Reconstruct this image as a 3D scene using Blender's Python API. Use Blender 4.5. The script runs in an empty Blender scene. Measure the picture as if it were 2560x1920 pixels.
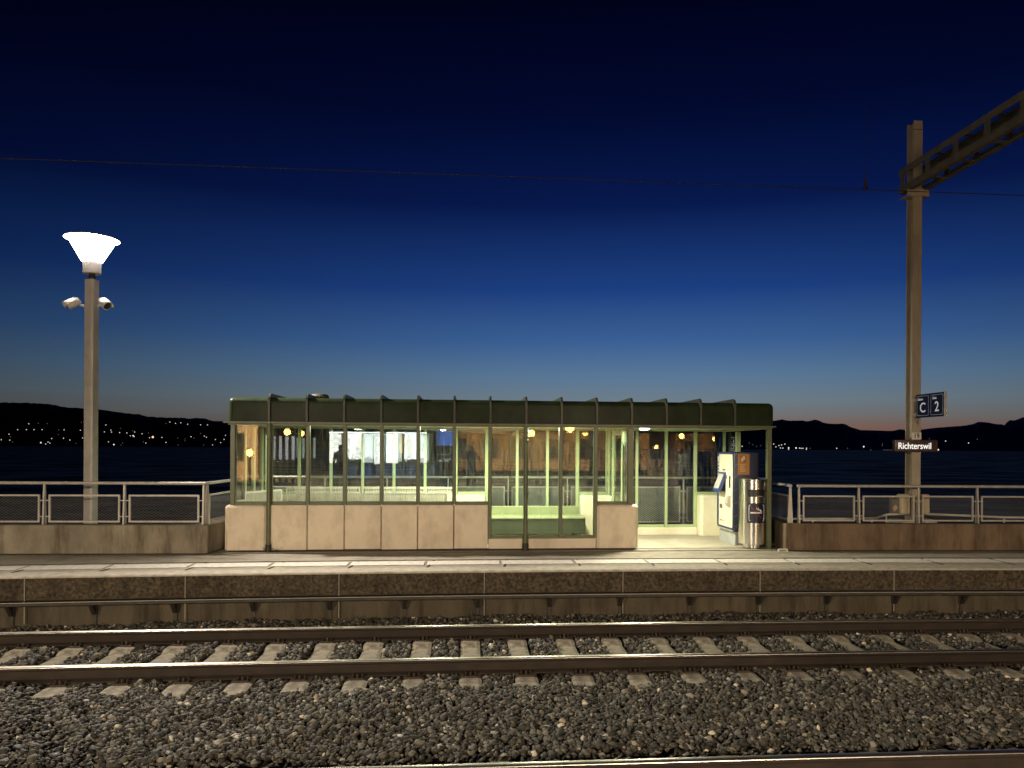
import bpy, math, random
import numpy as np
from mathutils import Vector, Matrix

random.seed(7)
SC = bpy.context.scene
COL = SC.collection
R = math.radians

# ------------------------------------------------------------------ camera
EYE = 1.65
cd = bpy.data.cameras.new('camera')
cd.sensor_width = 36.0
cd.sensor_fit = 'HORIZONTAL'
cd.lens = 27.0
cd.shift_x = -0.02539
cd.shift_y = 0.0625
cd.clip_start = 0.05
cd.clip_end = 60000
cam = bpy.data.objects.new('camera', cd)
cam.matrix_world = Matrix.Translation((0, 0, EYE)) @ Matrix.Rotation(R(90), 4, 'X') @ Matrix.Rotation(0.006, 4, 'Z')
COL.objects.link(cam)
SC.camera = cam

# ------------------------------------------------------------------ render
SC.view_settings.view_transform = 'Standard'
SC.view_settings.look = 'None'
SC.view_settings.exposure = 0.0
SC.view_settings.gamma = 1.0
SC.cycles.use_denoising = True
SC.cycles.max_bounces = 10
SC.cycles.transparent_max_bounces = 24
SC.cycles.sample_clamp_indirect = 6.0
SC.cycles.caustics_reflective = False
SC.cycles.caustics_refractive = False

# ------------------------------------------------------------------ dusk sky
def srgb(r, g, b):
    f = lambda c: (c / 255 / 12.92) if c / 255 <= 0.04045 else ((c / 255 + 0.055) / 1.055) ** 2.4
    return (f(r), f(g), f(b), 1)

W = bpy.data.worlds.new('World')
SC.world = W
W.use_nodes = True
nt = W.node_tree
nt.nodes.clear()
wo = nt.nodes.new('ShaderNodeOutputWorld')
bg = nt.nodes.new('ShaderNodeBackground')
tc = nt.nodes.new('ShaderNodeTexCoord')
sx = nt.nodes.new('ShaderNodeSeparateXYZ')
nt.links.new(tc.outputs['Generated'], sx.inputs[0])

def wmath(op, a, b=None):
    n = nt.nodes.new('ShaderNodeMath')
    n.operation = op
    for i, v in enumerate((a, b)):
        if v is None:
            continue
        if isinstance(v, (int, float)):
            n.inputs[i].default_value = v
        else:
            nt.links.new(v, n.inputs[i])
    return n.outputs[0]

def ramp_node(tree, stops):
    n = tree.nodes.new('ShaderNodeValToRGB')
    cr = n.color_ramp
    while len(cr.elements) < len(stops):
        cr.elements.new(0.5)
    for e, (p, c) in zip(cr.elements, stops):
        e.position = p
        e.color = c
    return n

# height of the viewing direction above the horizon (sine of the elevation) -> colour of the after-glow
SKY_STOPS = [(0.0, srgb(100, 84, 80)), (0.022, srgb(108, 94, 87)), (0.040, srgb(114, 114, 114)), (0.062, srgb(109, 125, 136)),
             (0.092, srgb(90, 120, 150)), (0.135, srgb(60, 97, 149)), (0.20, srgb(29, 63, 128)), (0.30, srgb(8, 25, 76)),
             (0.40, srgb(2, 10, 46)), (0.50, srgb(1, 3, 26)), (1.0, srgb(0, 0, 10))]
rn = ramp_node(nt, SKY_STOPS)
nt.links.new(wmath('MAXIMUM', sx.outputs['Z'], 0.0), rn.inputs[0])
# azimuth fall-off away from the place where the sun went down
AZ0 = R(8)
horiz = wmath('SQRT', wmath('ADD', wmath('MULTIPLY', sx.outputs['X'], sx.outputs['X']), wmath('MULTIPLY', sx.outputs['Y'], sx.outputs['Y'])))
dt = wmath('DIVIDE', wmath('ADD', wmath('MULTIPLY', sx.outputs['X'], math.sin(AZ0)), wmath('MULTIPLY', sx.outputs['Y'], math.cos(AZ0))), wmath('MAXIMUM', horiz, 0.001))
ang = wmath('ARCCOSINE', wmath('MINIMUM', wmath('MAXIMUM', dt, -1.0), 1.0))
fall = wmath('EXPONENT', wmath('MULTIPLY', wmath('POWER', wmath('DIVIDE', ang, R(42)), 2.0), -1.0))
fall = wmath('ADD', wmath('MULTIPLY', fall, 0.92), 0.08)
# the warm band hugs the horizon to the right of the shelter only
warm = wmath('EXPONENT', wmath('MULTIPLY', wmath('POWER', wmath('DIVIDE', wmath('SUBTRACT', ang, R(12)), R(14)), 2.0), -1.0))
ax = wmath('GREATER_THAN', sx.outputs['X'], 0.0)
band = wmath('EXPONENT', wmath('MULTIPLY', wmath('POWER', wmath('DIVIDE', wmath('SUBTRACT', sx.outputs['Z'], 0.020), 0.016), 2.0), -1.0))
wf = wmath('MULTIPLY', wmath('MULTIPLY', warm, ax), band)
mixw = nt.nodes.new('ShaderNodeMix')
mixw.data_type = 'RGBA'
nt.links.new(wmath('MULTIPLY', wf, 0.60), mixw.inputs['Factor'])
nt.links.new(rn.outputs[0], mixw.inputs['A'])
mixw.inputs['B'].default_value = srgb(140, 94, 80)
nt.links.new(mixw.outputs['Result'], bg.inputs[0])
nt.links.new(fall, bg.inputs[1])
nt.links.new(bg.outputs[0], wo.inputs[0])

# ------------------------------------------------------------------ materials
def principled(name):
    m = bpy.data.materials.new(name)
    m.use_nodes = True
    t = m.node_tree
    return m, t, t.nodes['Principled BSDF']

def mat(name, c1, c2=None, scale=6.0, rough=0.6, metal=0.0, bump=0.0, bscale=40.0, stretch=(1, 1, 1), spec=0.5, detail=8.0, lo=0.35, hi=0.68, rvar=0.0, stain=0.0, stain_col=(0.35, 0.30, 0.24), stain_scale=(2.2, 2.2, 0.35)):
    """two-tone noise colour, optional bump; object coordinates"""
    m, t, b = principled(name)
    b.inputs['Roughness'].default_value = rough
    b.inputs['Metallic'].default_value = metal
    b.inputs['Specular IOR Level'].default_value = spec
    if c2 is None:
        c2 = tuple(x * 0.8 for x in c1)
    co = t.nodes.new('ShaderNodeTexCoord')
    mp = t.nodes.new('ShaderNodeMapping')
    mp.inputs['Scale'].default_value = stretch
    t.links.new(co.outputs['Object'], mp.inputs[0])
    n = t.nodes.new('ShaderNodeTexNoise')
    n.inputs['Scale'].default_value = scale
    n.inputs['Detail'].default_value = detail
    n.inputs['Roughness'].default_value = 0.62
    t.links.new(mp.outputs[0], n.inputs['Vector'])
    r = ramp_node(t, [(lo, (*c2, 1)), (hi, (*c1, 1))])
    t.links.new(n.outputs['Fac'], r.inputs[0])
    if stain:   # run marks and grime patches
        mp3 = t.nodes.new('ShaderNodeMapping')
        mp3.inputs['Scale'].default_value = stain_scale
        t.links.new(co.outputs['Object'], mp3.inputs[0])
        n3 = t.nodes.new('ShaderNodeTexNoise')
        n3.inputs['Scale'].default_value = 2.3
        n3.inputs['Detail'].default_value = 10
        n3.inputs['Roughness'].default_value = 0.68
        t.links.new(mp3.outputs[0], n3.inputs['Vector'])
        r3 = ramp_node(t, [(0.47, (1, 1, 1, 1)), (0.66, (*[1 - stain * (1 - q) for q in stain_col], 1))])
        t.links.new(n3.outputs['Fac'], r3.inputs[0])
        mu = t.nodes.new('ShaderNodeMix')
        mu.data_type = 'RGBA'
        mu.blend_type = 'MULTIPLY'
        mu.inputs['Factor'].default_value = 1.0
        t.links.new(r.outputs[0], mu.inputs['A'])
        t.links.new(r3.outputs[0], mu.inputs['B'])
        t.links.new(mu.outputs['Result'], b.inputs['Base Color'])
    else:
        t.links.new(r.outputs[0], b.inputs['Base Color'])
    if rvar:
        mr = t.nodes.new('ShaderNodeMapRange')
        mr.inputs['To Min'].default_value = rough - rvar
        mr.inputs['To Max'].default_value = rough + rvar
        t.links.new(n.outputs['Fac'], mr.inputs['Value'])
        t.links.new(mr.outputs[0], b.inputs['Roughness'])
    if bump:
        n2 = t.nodes.new('ShaderNodeTexNoise')
        n2.inputs['Scale'].default_value = bscale
        n2.inputs['Detail'].default_value = 6
        t.links.new(co.outputs['Object'], n2.inputs['Vector'])
        bp = t.nodes.new('ShaderNodeBump')
        bp.inputs['Strength'].default_value = bump
        bp.inputs['Distance'].default_value = 0.01
        t.links.new(n2.outputs['Fac'], bp.inputs['Height'])
        t.links.new(bp.outputs[0], b.inputs['Normal'])
    return m

def emit(name, col, strength):
    m = bpy.data.materials.new(name)
    m.use_nodes = True
    t = m.node_tree
    t.nodes.clear()
    o = t.nodes.new('ShaderNodeOutputMaterial')
    e = t.nodes.new('ShaderNodeEmission')
    e.inputs[0].default_value = (*col, 1)
    e.inputs[1].default_value = strength
    t.links.new(e.outputs[0], o.inputs[0])
    return m

def glass_mat(name, tint=(0.93, 0.97, 0.94), ior=1.52, smudge=True):
    m = bpy.data.materials.new(name)
    m.use_nodes = True
    t = m.node_tree
    t.nodes.clear()
    o = t.nodes.new('ShaderNodeOutputMaterial')
    tr = t.nodes.new('ShaderNodeBsdfTransparent')
    tr.inputs[0].default_value = (*tint, 1)
    gl = t.nodes.new('ShaderNodeBsdfGlossy')
    gl.inputs['Roughness'].default_value = 0.015
    fr = t.nodes.new('ShaderNodeFresnel')
    fr.inputs[0].default_value = ior
    mx = t.nodes.new('ShaderNodeMixShader')
    t.links.new(fr.outputs[0], mx.inputs[0])
    t.links.new(tr.outputs[0], mx.inputs[1])
    t.links.new(gl.outputs[0], mx.inputs[2])
    out = mx.outputs[0]
    if smudge:   # thin film of dried rain streaks and dust
        co = t.nodes.new('ShaderNodeTexCoord')
        mp = t.nodes.new('ShaderNodeMapping')
        mp.inputs['Scale'].default_value = (14, 14, 1.4)
        t.links.new(co.outputs['Object'], mp.inputs[0])
        n = t.nodes.new('ShaderNodeTexNoise')
        n.inputs['Scale'].default_value = 2.0
        n.inputs['Detail'].default_value = 9
        n.inputs['Roughness'].default_value = 0.7
        t.links.new(mp.outputs[0], n.inputs['Vector'])
        mr = t.nodes.new('ShaderNodeMapRange')
        mr.inputs['From Min'].default_value = 0.45
        mr.inputs['From Max'].default_value = 0.9
        mr.inputs['To Max'].default_value = 0.15
        t.links.new(n.outputs['Fac'], mr.inputs['Value'])
        df = t.nodes.new('ShaderNodeBsdfDiffuse')
        df.inputs[0].default_value = (0.6, 0.58, 0.5, 1)
        m2 = t.nodes.new('ShaderNodeMixShader')
        t.links.new(mr.outputs[0], m2.inputs[0])
        t.links.new(out, m2.inputs[1])
        t.links.new(df.outputs[0], m2.inputs[2])
        out = m2.outputs[0]
    t.links.new(out, o.inputs[0])
    return m

M = {}
M['beige_concrete'] = mat('beige_concrete', (0.70, 0.60, 0.455), (0.62, 0.525, 0.39), 2.2, 0.8, bump=0.12, bscale=120, lo=0.25, hi=0.55, stain=0.30, stain_scale=(1.6, 1.6, 0.9))
M['wall_concrete'] = mat('wall_concrete', (0.30, 0.26, 0.19), (0.17, 0.145, 0.105), 2.6, 0.88, bump=0.3, bscale=70, stretch=(1, 1, 0.55), lo=0.33, hi=0.66, stain=0.8)
M['brown_concrete'] = mat('brown_concrete', (0.19, 0.132, 0.083), (0.105, 0.068, 0.041), 3.2, 0.88, bump=0.35, bscale=70, stretch=(1, 1, 0.5), lo=0.33, hi=0.66, stain=0.8)
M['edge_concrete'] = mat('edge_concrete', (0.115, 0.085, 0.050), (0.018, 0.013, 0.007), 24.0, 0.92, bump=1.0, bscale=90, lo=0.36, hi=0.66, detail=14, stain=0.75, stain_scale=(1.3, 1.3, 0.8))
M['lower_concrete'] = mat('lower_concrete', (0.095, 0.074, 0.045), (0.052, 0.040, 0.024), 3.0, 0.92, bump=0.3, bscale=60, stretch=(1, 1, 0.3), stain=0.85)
M['coping'] = mat('coping', (0.46, 0.41, 0.33), (0.29, 0.255, 0.20), 9.0, 0.85, bump=0.3, bscale=90)
M['mortar'] = mat('mortar', (0.33, 0.29, 0.22), None, 9.0, 0.9)
M['asphalt'] = mat('asphalt', (0.37, 0.33, 0.26), (0.25, 0.22, 0.175), 5.0, 0.85, bump=0.3, bscale=160, lo=0.3, hi=0.7, stain=0.5, stain_scale=(0.8, 1.6, 1))
M['shelter_floor'] = mat('shelter_floor', (0.40, 0.36, 0.29), (0.31, 0.275, 0.21), 3.0, 0.8, bump=0.15, bscale=120)
M['white_line'] = mat('white_line', (0.78, 0.73, 0.64), (0.55, 0.50, 0.42), 14.0, 0.75, bump=0.1)
M['joint_dark'] = mat('joint_dark', (0.05, 0.042, 0.033), None, 9.0, 0.95)
M['green_dark'] = mat('green_dark', (0.027, 0.041, 0.019), (0.017, 0.023, 0.010), 2.2, 0.36, bump=0.04, bscale=30, spec=0.08, stain=0.45, stain_scale=(1.2, 1.2, 0.8))
M['green_rib'] = mat('green_rib', (0.055, 0.062, 0.038), (0.04, 0.044, 0.027), 3.0, 0.4, spec=0.3)
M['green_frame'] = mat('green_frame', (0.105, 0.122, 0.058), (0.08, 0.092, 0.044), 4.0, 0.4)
M['green_inside'] = mat('green_inside', (0.35, 0.44, 0.235), (0.30, 0.38, 0.20), 4.0, 0.45)  # the frame green again, indoor lamp light put into a lighter colour
M['green_bench'] = mat('green_bench', (0.045, 0.062, 0.034), (0.032, 0.045, 0.024), 3.0, 0.5)
M['green_seat'] = mat('green_seat', (0.25, 0.29, 0.15), (0.21, 0.24, 0.125), 3.0, 0.5)
M['ceiling_white'] = mat('ceiling_white', (0.66, 0.72, 0.60), None, 4.0, 0.7)
M['cream_inside'] = mat('cream_inside', (0.74, 0.70, 0.54), (0.66, 0.61, 0.45), 3.0, 0.75, bump=0.1, bscale=120)
M['white_metal'] = mat('white_metal', (0.50, 0.49, 0.42), (0.44, 0.42, 0.36), 6.0, 0.45)
M['galv'] = mat('galv', (0.50, 0.47, 0.42), (0.38, 0.355, 0.31), 9.0, 0.42, metal=0.25, stretch=(1, 1, 0.4))
M['galv_mesh'] = mat('galv_mesh', (0.70, 0.68, 0.61), None, 9.0, 0.5, metal=0.0)  # mesh behind the shelter, its lamp light put into the pale colour
M['galv_mesh_old'] = mat('galv_mesh_old', (0.42, 0.41, 0.38), None, 9.0, 0.55)  # same mesh on the outer railings, darkened in colour for less light
M['pole_galv'] = mat('pole_galv', (0.46, 0.43, 0.39), (0.34, 0.315, 0.28), 5.0, 0.6, metal=0.25, stretch=(1, 1, 0.5))
M['mast_paint'] = mat('mast_paint', (0.36, 0.31, 0.235), (0.28, 0.235, 0.175), 6.0, 0.65, metal=0.0, stretch=(1, 1, 0.4))
M['gantry_paint'] = mat('gantry_paint', (0.13, 0.115, 0.088), (0.09, 0.08, 0.06), 6.0, 0.75, spec=0.25)
M['steel'] = mat('steel', (0.76, 0.73, 0.68), (0.68, 0.65, 0.60), 5.0, 0.17, metal=1.0, stretch=(1, 1, 0.1))
_t = M['steel'].node_tree
_tg = _t.nodes.new('ShaderNodeTangent')
_tg.direction_type = 'RADIAL'
_tg.axis = 'Z'
_t.links.new(_tg.outputs[0], _t.nodes['Principled BSDF'].inputs['Tangent'])
_t.nodes['Principled BSDF'].inputs['Anisotropic'].default_value = 0.85
_t.nodes['Principled BSDF'].inputs['Anisotropic Rotation'].default_value = 0.25
M['rail_top'] = mat('rail_top', (0.62, 0.58, 0.52), (0.52, 0.47, 0.41), 3.0, 0.33, metal=1.0, rvar=0.05)
M['rail_rust'] = mat('rail_rust', (0.032, 0.019, 0.010), (0.017, 0.010, 0.006), 12.0, 0.85, stretch=(0.4, 1, 1), bump=0.2)
M['sleeper'] = mat('sleeper', (0.25, 0.215, 0.155), (0.14, 0.115, 0.08), 8.0, 0.9, bump=0.4, bscale=60, lo=0.32, hi=0.62, stain=0.75, stain_scale=(3, 3, 3))
M['clip'] = mat('clip', (0.05, 0.034, 0.022), None, 10, 0.6, metal=0.4)
M['dark_steel'] = mat('dark_steel', (0.05, 0.042, 0.032), (0.03, 0.024, 0.018), 8, 0.6, metal=0.3)
M['ground_dark'] = mat('ground_dark', (0.055, 0.045, 0.034), (0.025, 0.02, 0.015), 20, 0.95)
M['blue_paint'] = mat('blue_paint', (0.028, 0.05, 0.125), (0.022, 0.04, 0.10), 4, 0.45)
M['navy_paint'] = mat('navy_paint', (0.018, 0.022, 0.06), (0.014, 0.018, 0.05), 4, 0.45)
M['panel_cream'] = mat('panel_cream', (0.70, 0.66, 0.52), (0.65, 0.61, 0.47), 3, 0.5)
M['grey_plinth'] = mat('grey_plinth', (0.40, 0.41, 0.40), (0.34, 0.35, 0.34), 5, 0.6)
M['black'] = mat('black', (0.012, 0.011, 0.012), None, 5, 0.35)
M['grey_dark'] = mat('grey_dark', (0.10, 0.09, 0.08), None, 5, 0.5)
M['screen_grey'] = mat('screen_grey', (0.55, 0.53, 0.46), None, 5, 0.25)
M['hood_blue'] = mat('hood_blue', (0.035, 0.06, 0.22), None, 5, 0.4)
M['orange_poster'] = mat('orange_poster', (0.46, 0.21, 0.045), (0.40, 0.18, 0.04), 3, 0.5)
M['orange_dark'] = mat('orange_dark', (0.24, 0.10, 0.025), None, 3, 0.5)
M['poster_ink'] = mat('poster_ink', (0.72, 0.55, 0.33), None, 3, 0.5)
M['outline_grey'] = mat('outline_grey', (0.34, 0.35, 0.38), None, 3, 0.4)
M['sign_blue'] = mat('sign_blue', (0.004, 0.008, 0.030), None, 3, 0.3)
M['sign_white'] = mat('sign_white', (0.80, 0.78, 0.72), None, 3, 0.4)
M['red_paint'] = mat('red_paint', (0.42, 0.03, 0.035), None, 3, 0.4)
M['dark_blue_sign'] = mat('dark_blue_sign', (0.010, 0.012, 0.035), None, 3, 0.3)
M['c2_white'] = emit('c2_white', (0.95, 0.90, 0.76), 0.42)  # faint glow put into the letters of the flag sign
M['plate_white'] = mat('plate_white', (0.80, 0.77, 0.68), None, 6, 0.5)
M['letter_glow'] = emit('letter_glow', (1.0, 0.93, 0.84), 1.15)
M['name_box'] = mat('name_box', (0.075, 0.040, 0.032), (0.05, 0.03, 0.028), 8, 0.35)
M['cctv_white'] = mat('cctv_white', (0.72, 0.68, 0.63), None, 6, 0.4)
M['box_beige'] = mat('box_beige', (0.52, 0.42, 0.28), (0.42, 0.33, 0.21), 6, 0.6)
M['foundation'] = mat('foundation', (0.42, 0.40, 0.36), (0.32, 0.30, 0.27), 6, 0.9)
M['yellow_mark'] = mat('yellow_mark', (0.52, 0.36, 0.16), None, 6, 0.6)
M['white_pipe'] = mat('white_pipe', (0.74, 0.70, 0.60), None, 6, 0.45)
M['leaf'] = mat('leaf', (0.06, 0.085, 0.03), (0.03, 0.045, 0.015), 12, 0.8)
M['dry_leaf'] = mat('dry_leaf', (0.20, 0.14, 0.08), None, 12, 0.8)
M['wire'] = mat('wire', (0.008, 0.008, 0.008), None, 6, 0.6)
M['insulator'] = mat('insulator', (0.035, 0.022, 0.018), None, 6, 0.4)
M['glass'] = glass_mat('glass')
M['lamp_glow'] = emit('lamp_glow', (1.0, 0.95, 0.88), 260.0)
M['bowl_glow'] = emit('bowl_glow', (1.0, 0.97, 0.93), 4.0)
_t = M['bowl_glow'].node_tree           # clear acrylic bowl that glows
_ad = _t.nodes.new('ShaderNodeAddShader')
_tr = _t.nodes.new('ShaderNodeBsdfTransparent')
_em = [q for q in _t.nodes if q.type == 'EMISSION'][0]
_ou = [q for q in _t.nodes if q.type == 'OUTPUT_MATERIAL'][0]
_t.links.new(_em.outputs[0], _ad.inputs[0])
_t.links.new(_tr.outputs[0], _ad.inputs[1])
_t.links.new(_ad.outputs[0], _ou.inputs[0])
_rg = M['bowl_glow'].copy()
_rg.name = 'ring_glow'
[q for q in _rg.node_tree.nodes if q.type == 'EMISSION'][0].inputs[1].default_value = 0.78
M['ring_glow'] = _rg
M['collar_grey'] = mat('collar_grey', (0.62, 0.59, 0.57), None, 5, 0.5)
M['tube_glow'] = emit('tube_glow', (1.0, 1.0, 0.86), 9.0)
M['vent_metal'] = mat('vent_metal', (0.10, 0.085, 0.07), None, 6, 0.5, metal=0.3)

# ------------------------------------------------------------------ mesh builder
class MB:
    def __init__(s):
        s.v = []
        s.f = []
        s.smooth = []
    def add(s, verts, faces, smooth=False):
        o = len(s.v)
        s.v += [tuple(p) for p in verts]
        s.f += [tuple(i + o for i in f) for f in faces]
        s.smooth += [smooth] * len(faces)
    def box(s, x0, x1, y0, y1, z0, z1):
        v = [(x0, y0, z0), (x1, y0, z0), (x1, y1, z0), (x0, y1, z0), (x0, y0, z1), (x1, y0, z1), (x1, y1, z1), (x0, y1, z1)]
        s.add(v, [(0, 3, 2, 1), (4, 5, 6, 7), (0, 1, 5, 4), (1, 2, 6, 5), (2, 3, 7, 6), (3, 0, 4, 7)])
    def bbox(s, x0, x1, y0, y1, z0, z1, b=0.01):
        """box with chamfered vertical and top edges"""
        def ring(d, z):
            e = d
            return [(x0 + e + b, y0 + e, z), (x1 - e - b, y0 + e, z), (x1 - e, y0 + e + b, z), (x1 - e, y1 - e - b, z),
                    (x1 - e - b, y1 - e, z), (x0 + e + b, y1 - e, z), (x0 + e, y1 - e - b, z), (x0 + e, y0 + e + b, z)]
        rs = [ring(0, z0), ring(0, z1 - b), ring(b * 0.3, z1 - b * 0.3), ring(b, z1)]
        v = [p for r_ in rs for p in r_]
        f = [tuple(reversed(range(8)))]
        for k in range(3):
            for i in range(8):
                j = (i + 1) % 8
                f.append((k * 8 + i, k * 8 + j, k * 8 + 8 + j, k * 8 + 8 + i))
        f.append(tuple(range(24, 32)))
        s.add(v, f)
    def prism(s, pts, axis, a0, a1, smooth=False):
        """closed polygon pts (2D) extruded along axis from a0 to a1"""
        n = len(pts)
        def P(p, a):
            return {'x': (a, p[0], p[1]), 'y': (p[0], a, p[1]), 'z': (p[0], p[1], a)}[axis]
        v = [P(p, a0) for p in pts] + [P(p, a1) for p in pts]
        o = len(s.v)
        s.add(v, [tuple(range(n)), tuple(reversed(range(n, 2 * n)))])
        s.f += [(o + i, o + (i + 1) % n, o + n + (i + 1) % n, o + n + i) for i in range(n)]
        s.smooth += [smooth] * n
    def lathe(s, prof, c=(0, 0, 0), seg=32, cap=True):
        v = []
        for r_, z in prof:
            for i in range(seg):
                a = 2 * math.pi * i / seg
                v.append((c[0] + r_ * math.cos(a), c[1] + r_ * math.sin(a), c[2] + z))
        f = []
        for k in range(len(prof) - 1):
            for i in range(seg):
                j = (i + 1) % seg
                f.append((k * seg + i, k * seg + j, (k + 1) * seg + j, (k + 1) * seg + i))
        s.add(v, f, True)
        if cap:
            o = len(s.v) - len(v)
            s.f += [tuple(o + i for i in reversed(range(seg))), tuple(o + (len(prof) - 1) * seg + i for i in range(seg))]
            s.smooth += [False, False]
    def tube(s, path, r_, seg=8, flat=False, radii=None):
        path = [Vector(p) for p in path]
        n = len(path)
        v = []
        prev = None
        for k, p in enumerate(path):
            d = (path[min(k + 1, n - 1)] - path[max(k - 1, 0)]).normalized()
            up = Vector((0, 0, 1)) if abs(d.z) < 0.95 else Vector((1, 0, 0))
            a = d.cross(up).normalized()
            b = a.cross(d).normalized()
            rr = radii[k] if radii else r_
            for i in range(seg):
                t = 2 * math.pi * (i + 0.5) / seg
                v.append(p + a * math.cos(t) * rr + b * math.sin(t) * rr)
        f = [(k * seg + i, k * seg + (i + 1) % seg, (k + 1) * seg + (i + 1) % seg, (k + 1) * seg + i) for k in range(n - 1) for i in range(seg)]
        s.add(v, f, not flat)
        o = len(s.v) - len(v)
        s.f += [tuple(o + i for i in reversed(range(seg))), tuple(o + (n - 1) * seg + i for i in range(seg))]
        s.smooth += [False, False]
    def sweep(s, prof, path, closed=True):
        """prof: list of (side, z) offsets; path: list of (x,y,z) roughly horizontal"""
        path = [Vector(p) for p in path]
        n, k = len(path), len(prof)
        v = []
        for i, p in enumerate(path):
            d = path[min(i + 1, n - 1)] - path[max(i - 1, 0)]
            d.z = 0
            d.normalize()
            nn = Vector((-d.y, d.x, 0))
            for (a, z) in prof:
                v.append(p + nn * a + Vector((0, 0, z)))
        f = []
        for i in range(n - 1):
            for j in range(k if closed else k - 1):
                j2 = (j + 1) % k
                f.append((i * k + j, (i + 1) * k + j, (i + 1) * k + j2, i * k + j2))
        if closed:
            f.append(tuple(range(k)))
            f.append(tuple((n - 1) * k + j for j in reversed(range(k))))
        s.add(v, f)
    def xform(s, mtx):
        s.v = [tuple(mtx @ Vector(p)) for p in s.v]
        return s
    def mesh(s, name, m):
        me = bpy.data.meshes.new(name)
        me.from_pydata(s.v, [], s.f)
        me.materials.append(m)
        me.polygons.foreach_set('use_smooth', s.smooth)
        me.update()
        import bmesh
        bm = bmesh.new()
        bm.from_mesh(me)
        bmesh.ops.recalc_face_normals(bm, faces=bm.faces)
        bm.to_mesh(me)
        bm.free()
        if any(s.smooth):
            try:
                me.set_sharp_from_angle(angle=R(38))
            except Exception:
                pass
        return me
    def build(s, name, m, parent=None, loc=None):
        o = bpy.data.objects.new(name, s.mesh(name, m))
        COL.objects.link(o)
        if parent is not None:
            o.parent = parent
        if loc is not None:
            o.location = loc
        return o

def tag(o, label=None, cat=None, group=None, kind=None):
    if label: o['label'] = label
    if cat: o['category'] = cat
    if group: o['group'] = group
    if kind: o['kind'] = kind
    return o

def empty(name, loc=(0, 0, 0), rz=0.0, label=None, cat=None, group=None):
    o = bpy.data.objects.new(name, None)
    o.location = loc
    o.rotation_euler = (0, 0, rz)
    o.empty_display_size = 0.2
    COL.objects.link(o)
    return tag(o, label, cat, group)

def copy_tree(o, parent=None):
    c = o.copy()
    COL.objects.link(c)
    if parent is not None:
        c.parent = parent
    for ch in list(o.children):
        copy_tree(ch, c)
    return c

def text_mesh(name, body, size, m, parent, mtx, extrude=0.002, bold=0.0, align='CENTER', spacing=1.0, xscale=1.0):
    cu = bpy.data.curves.new(name, 'FONT')
    cu.body = body
    cu.size = size
    cu.align_x = align
    cu.align_y = 'CENTER'
    cu.extrude = extrude
    cu.offset = bold
    cu.space_character = spacing
    tmp = bpy.data.objects.new(name + '_tmp', cu)
    COL.objects.link(tmp)
    bpy.context.view_layer.update()
    me = bpy.data.meshes.new_from_object(tmp.evaluated_get(bpy.context.evaluated_depsgraph_get()))
    bpy.data.objects.remove(tmp)
    me.transform(mtx @ Matrix.Diagonal((xscale, 1, 1, 1)))
    me.materials.clear()
    me.materials.append(m)
    o = bpy.data.objects.new(name, me)
    COL.objects.link(o)
    if parent is not None:
        o.parent = parent
    return o

FRONT = Matrix.Rotation(R(90), 4, 'X')            # text plane facing -y

# ------------------------------------------------------------------ lines of the place (x -> y)
def clampd(x, lim):
    return max(-lim, min(lim, x))
def quad(a, b, c, x, lim=8.0):
    xc = clampd(x, lim)
    return a + b * xc + c * xc * xc + (x - xc) * (b + 2 * c * xc)
def edge_y(x): return quad(10.37, 0.0895, -0.0040, x)
def far_rail_y(x): return quad(9.612, 0.0863, -0.0016, x, 30)
def near_rail_y(x): return quad(8.115, 0.0863, -0.0018, x, 30)
def second_rail_y(x): return quad(5.374, 0.0835, -0.0016, x, 30)
RZ = -0.55                                        # rail head
XS = [x * 0.5 for x in range(-56, 57)]

# ------------------------------------------------------------------ setting
def structure(o):
    return tag(o, kind='structure')

# ground under the tracks, reaching back under the near side
g = MB()
g.box(-400, 400, -300, 15.6, -3.5, -0.80)
structure(g.build('ground', M['ground_dark']))

# lake
mw, t, b = principled('lake_water')
b.inputs['Base Color'].default_value = (0.002, 0.004, 0.009, 1)
b.inputs['Roughness'].default_value = 0.22
b.inputs['Specular IOR Level'].default_value = 0.07
b.inputs['IOR'].default_value = 1.33
co = t.nodes.new('ShaderNodeTexCoord')
hs = []
for sc_, st, w in ((0.55, (1.0, 1.9, 1), 0.30), (2.1, (1.0, 1.7, 1), 0.12), (0.09, (1, 1.4, 1), 0.8)):
    mp = t.nodes.new('ShaderNodeMapping')
    mp.inputs['Scale'].default_value = st
    t.links.new(co.outputs['Object'], mp.inputs[0])
    n = t.nodes.new('ShaderNodeTexNoise')
    n.inputs['Scale'].default_value = sc_
    n.inputs['Detail'].default_value = 3
    t.links.new(mp.outputs[0], n.inputs['Vector'])
    mm = t.nodes.new('ShaderNodeMath')
    mm.operation = 'MULTIPLY'
    mm.inputs[1].default_value = w
    t.links.new(n.outputs['Fac'], mm.inputs[0])
    hs.append(mm.outputs[0])
a1 = t.nodes.new('ShaderNodeMath'); t.links.new(hs[0], a1.inputs[0]); t.links.new(hs[1], a1.inputs[1])
a2 = t.nodes.new('ShaderNodeMath'); t.links.new(a1.outputs[0], a2.inputs[0]); t.links.new(hs[2], a2.inputs[1])
bp = t.nodes.new('ShaderNodeBump')
bp.inputs['Strength'].default_value = 1.0
bp.inputs['Distance'].default_value = 1.6
t.links.new(a2.outputs[0], bp.inputs['Height'])
gl = t.nodes.new('ShaderNodeBsdfGlossy')
gl.inputs['Roughness'].default_value = 0.28
t.links.new(bp.outputs[0], gl.inputs['Normal'])
mxw = t.nodes.new('ShaderNodeMixShader')
chop = t.nodes.new('ShaderNodeMapRange')          # rippled patches throw back more sky than slick ones
chop.inputs['From Min'].default_value = 0.45
chop.inputs['From Max'].default_value = 0.75
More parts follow.
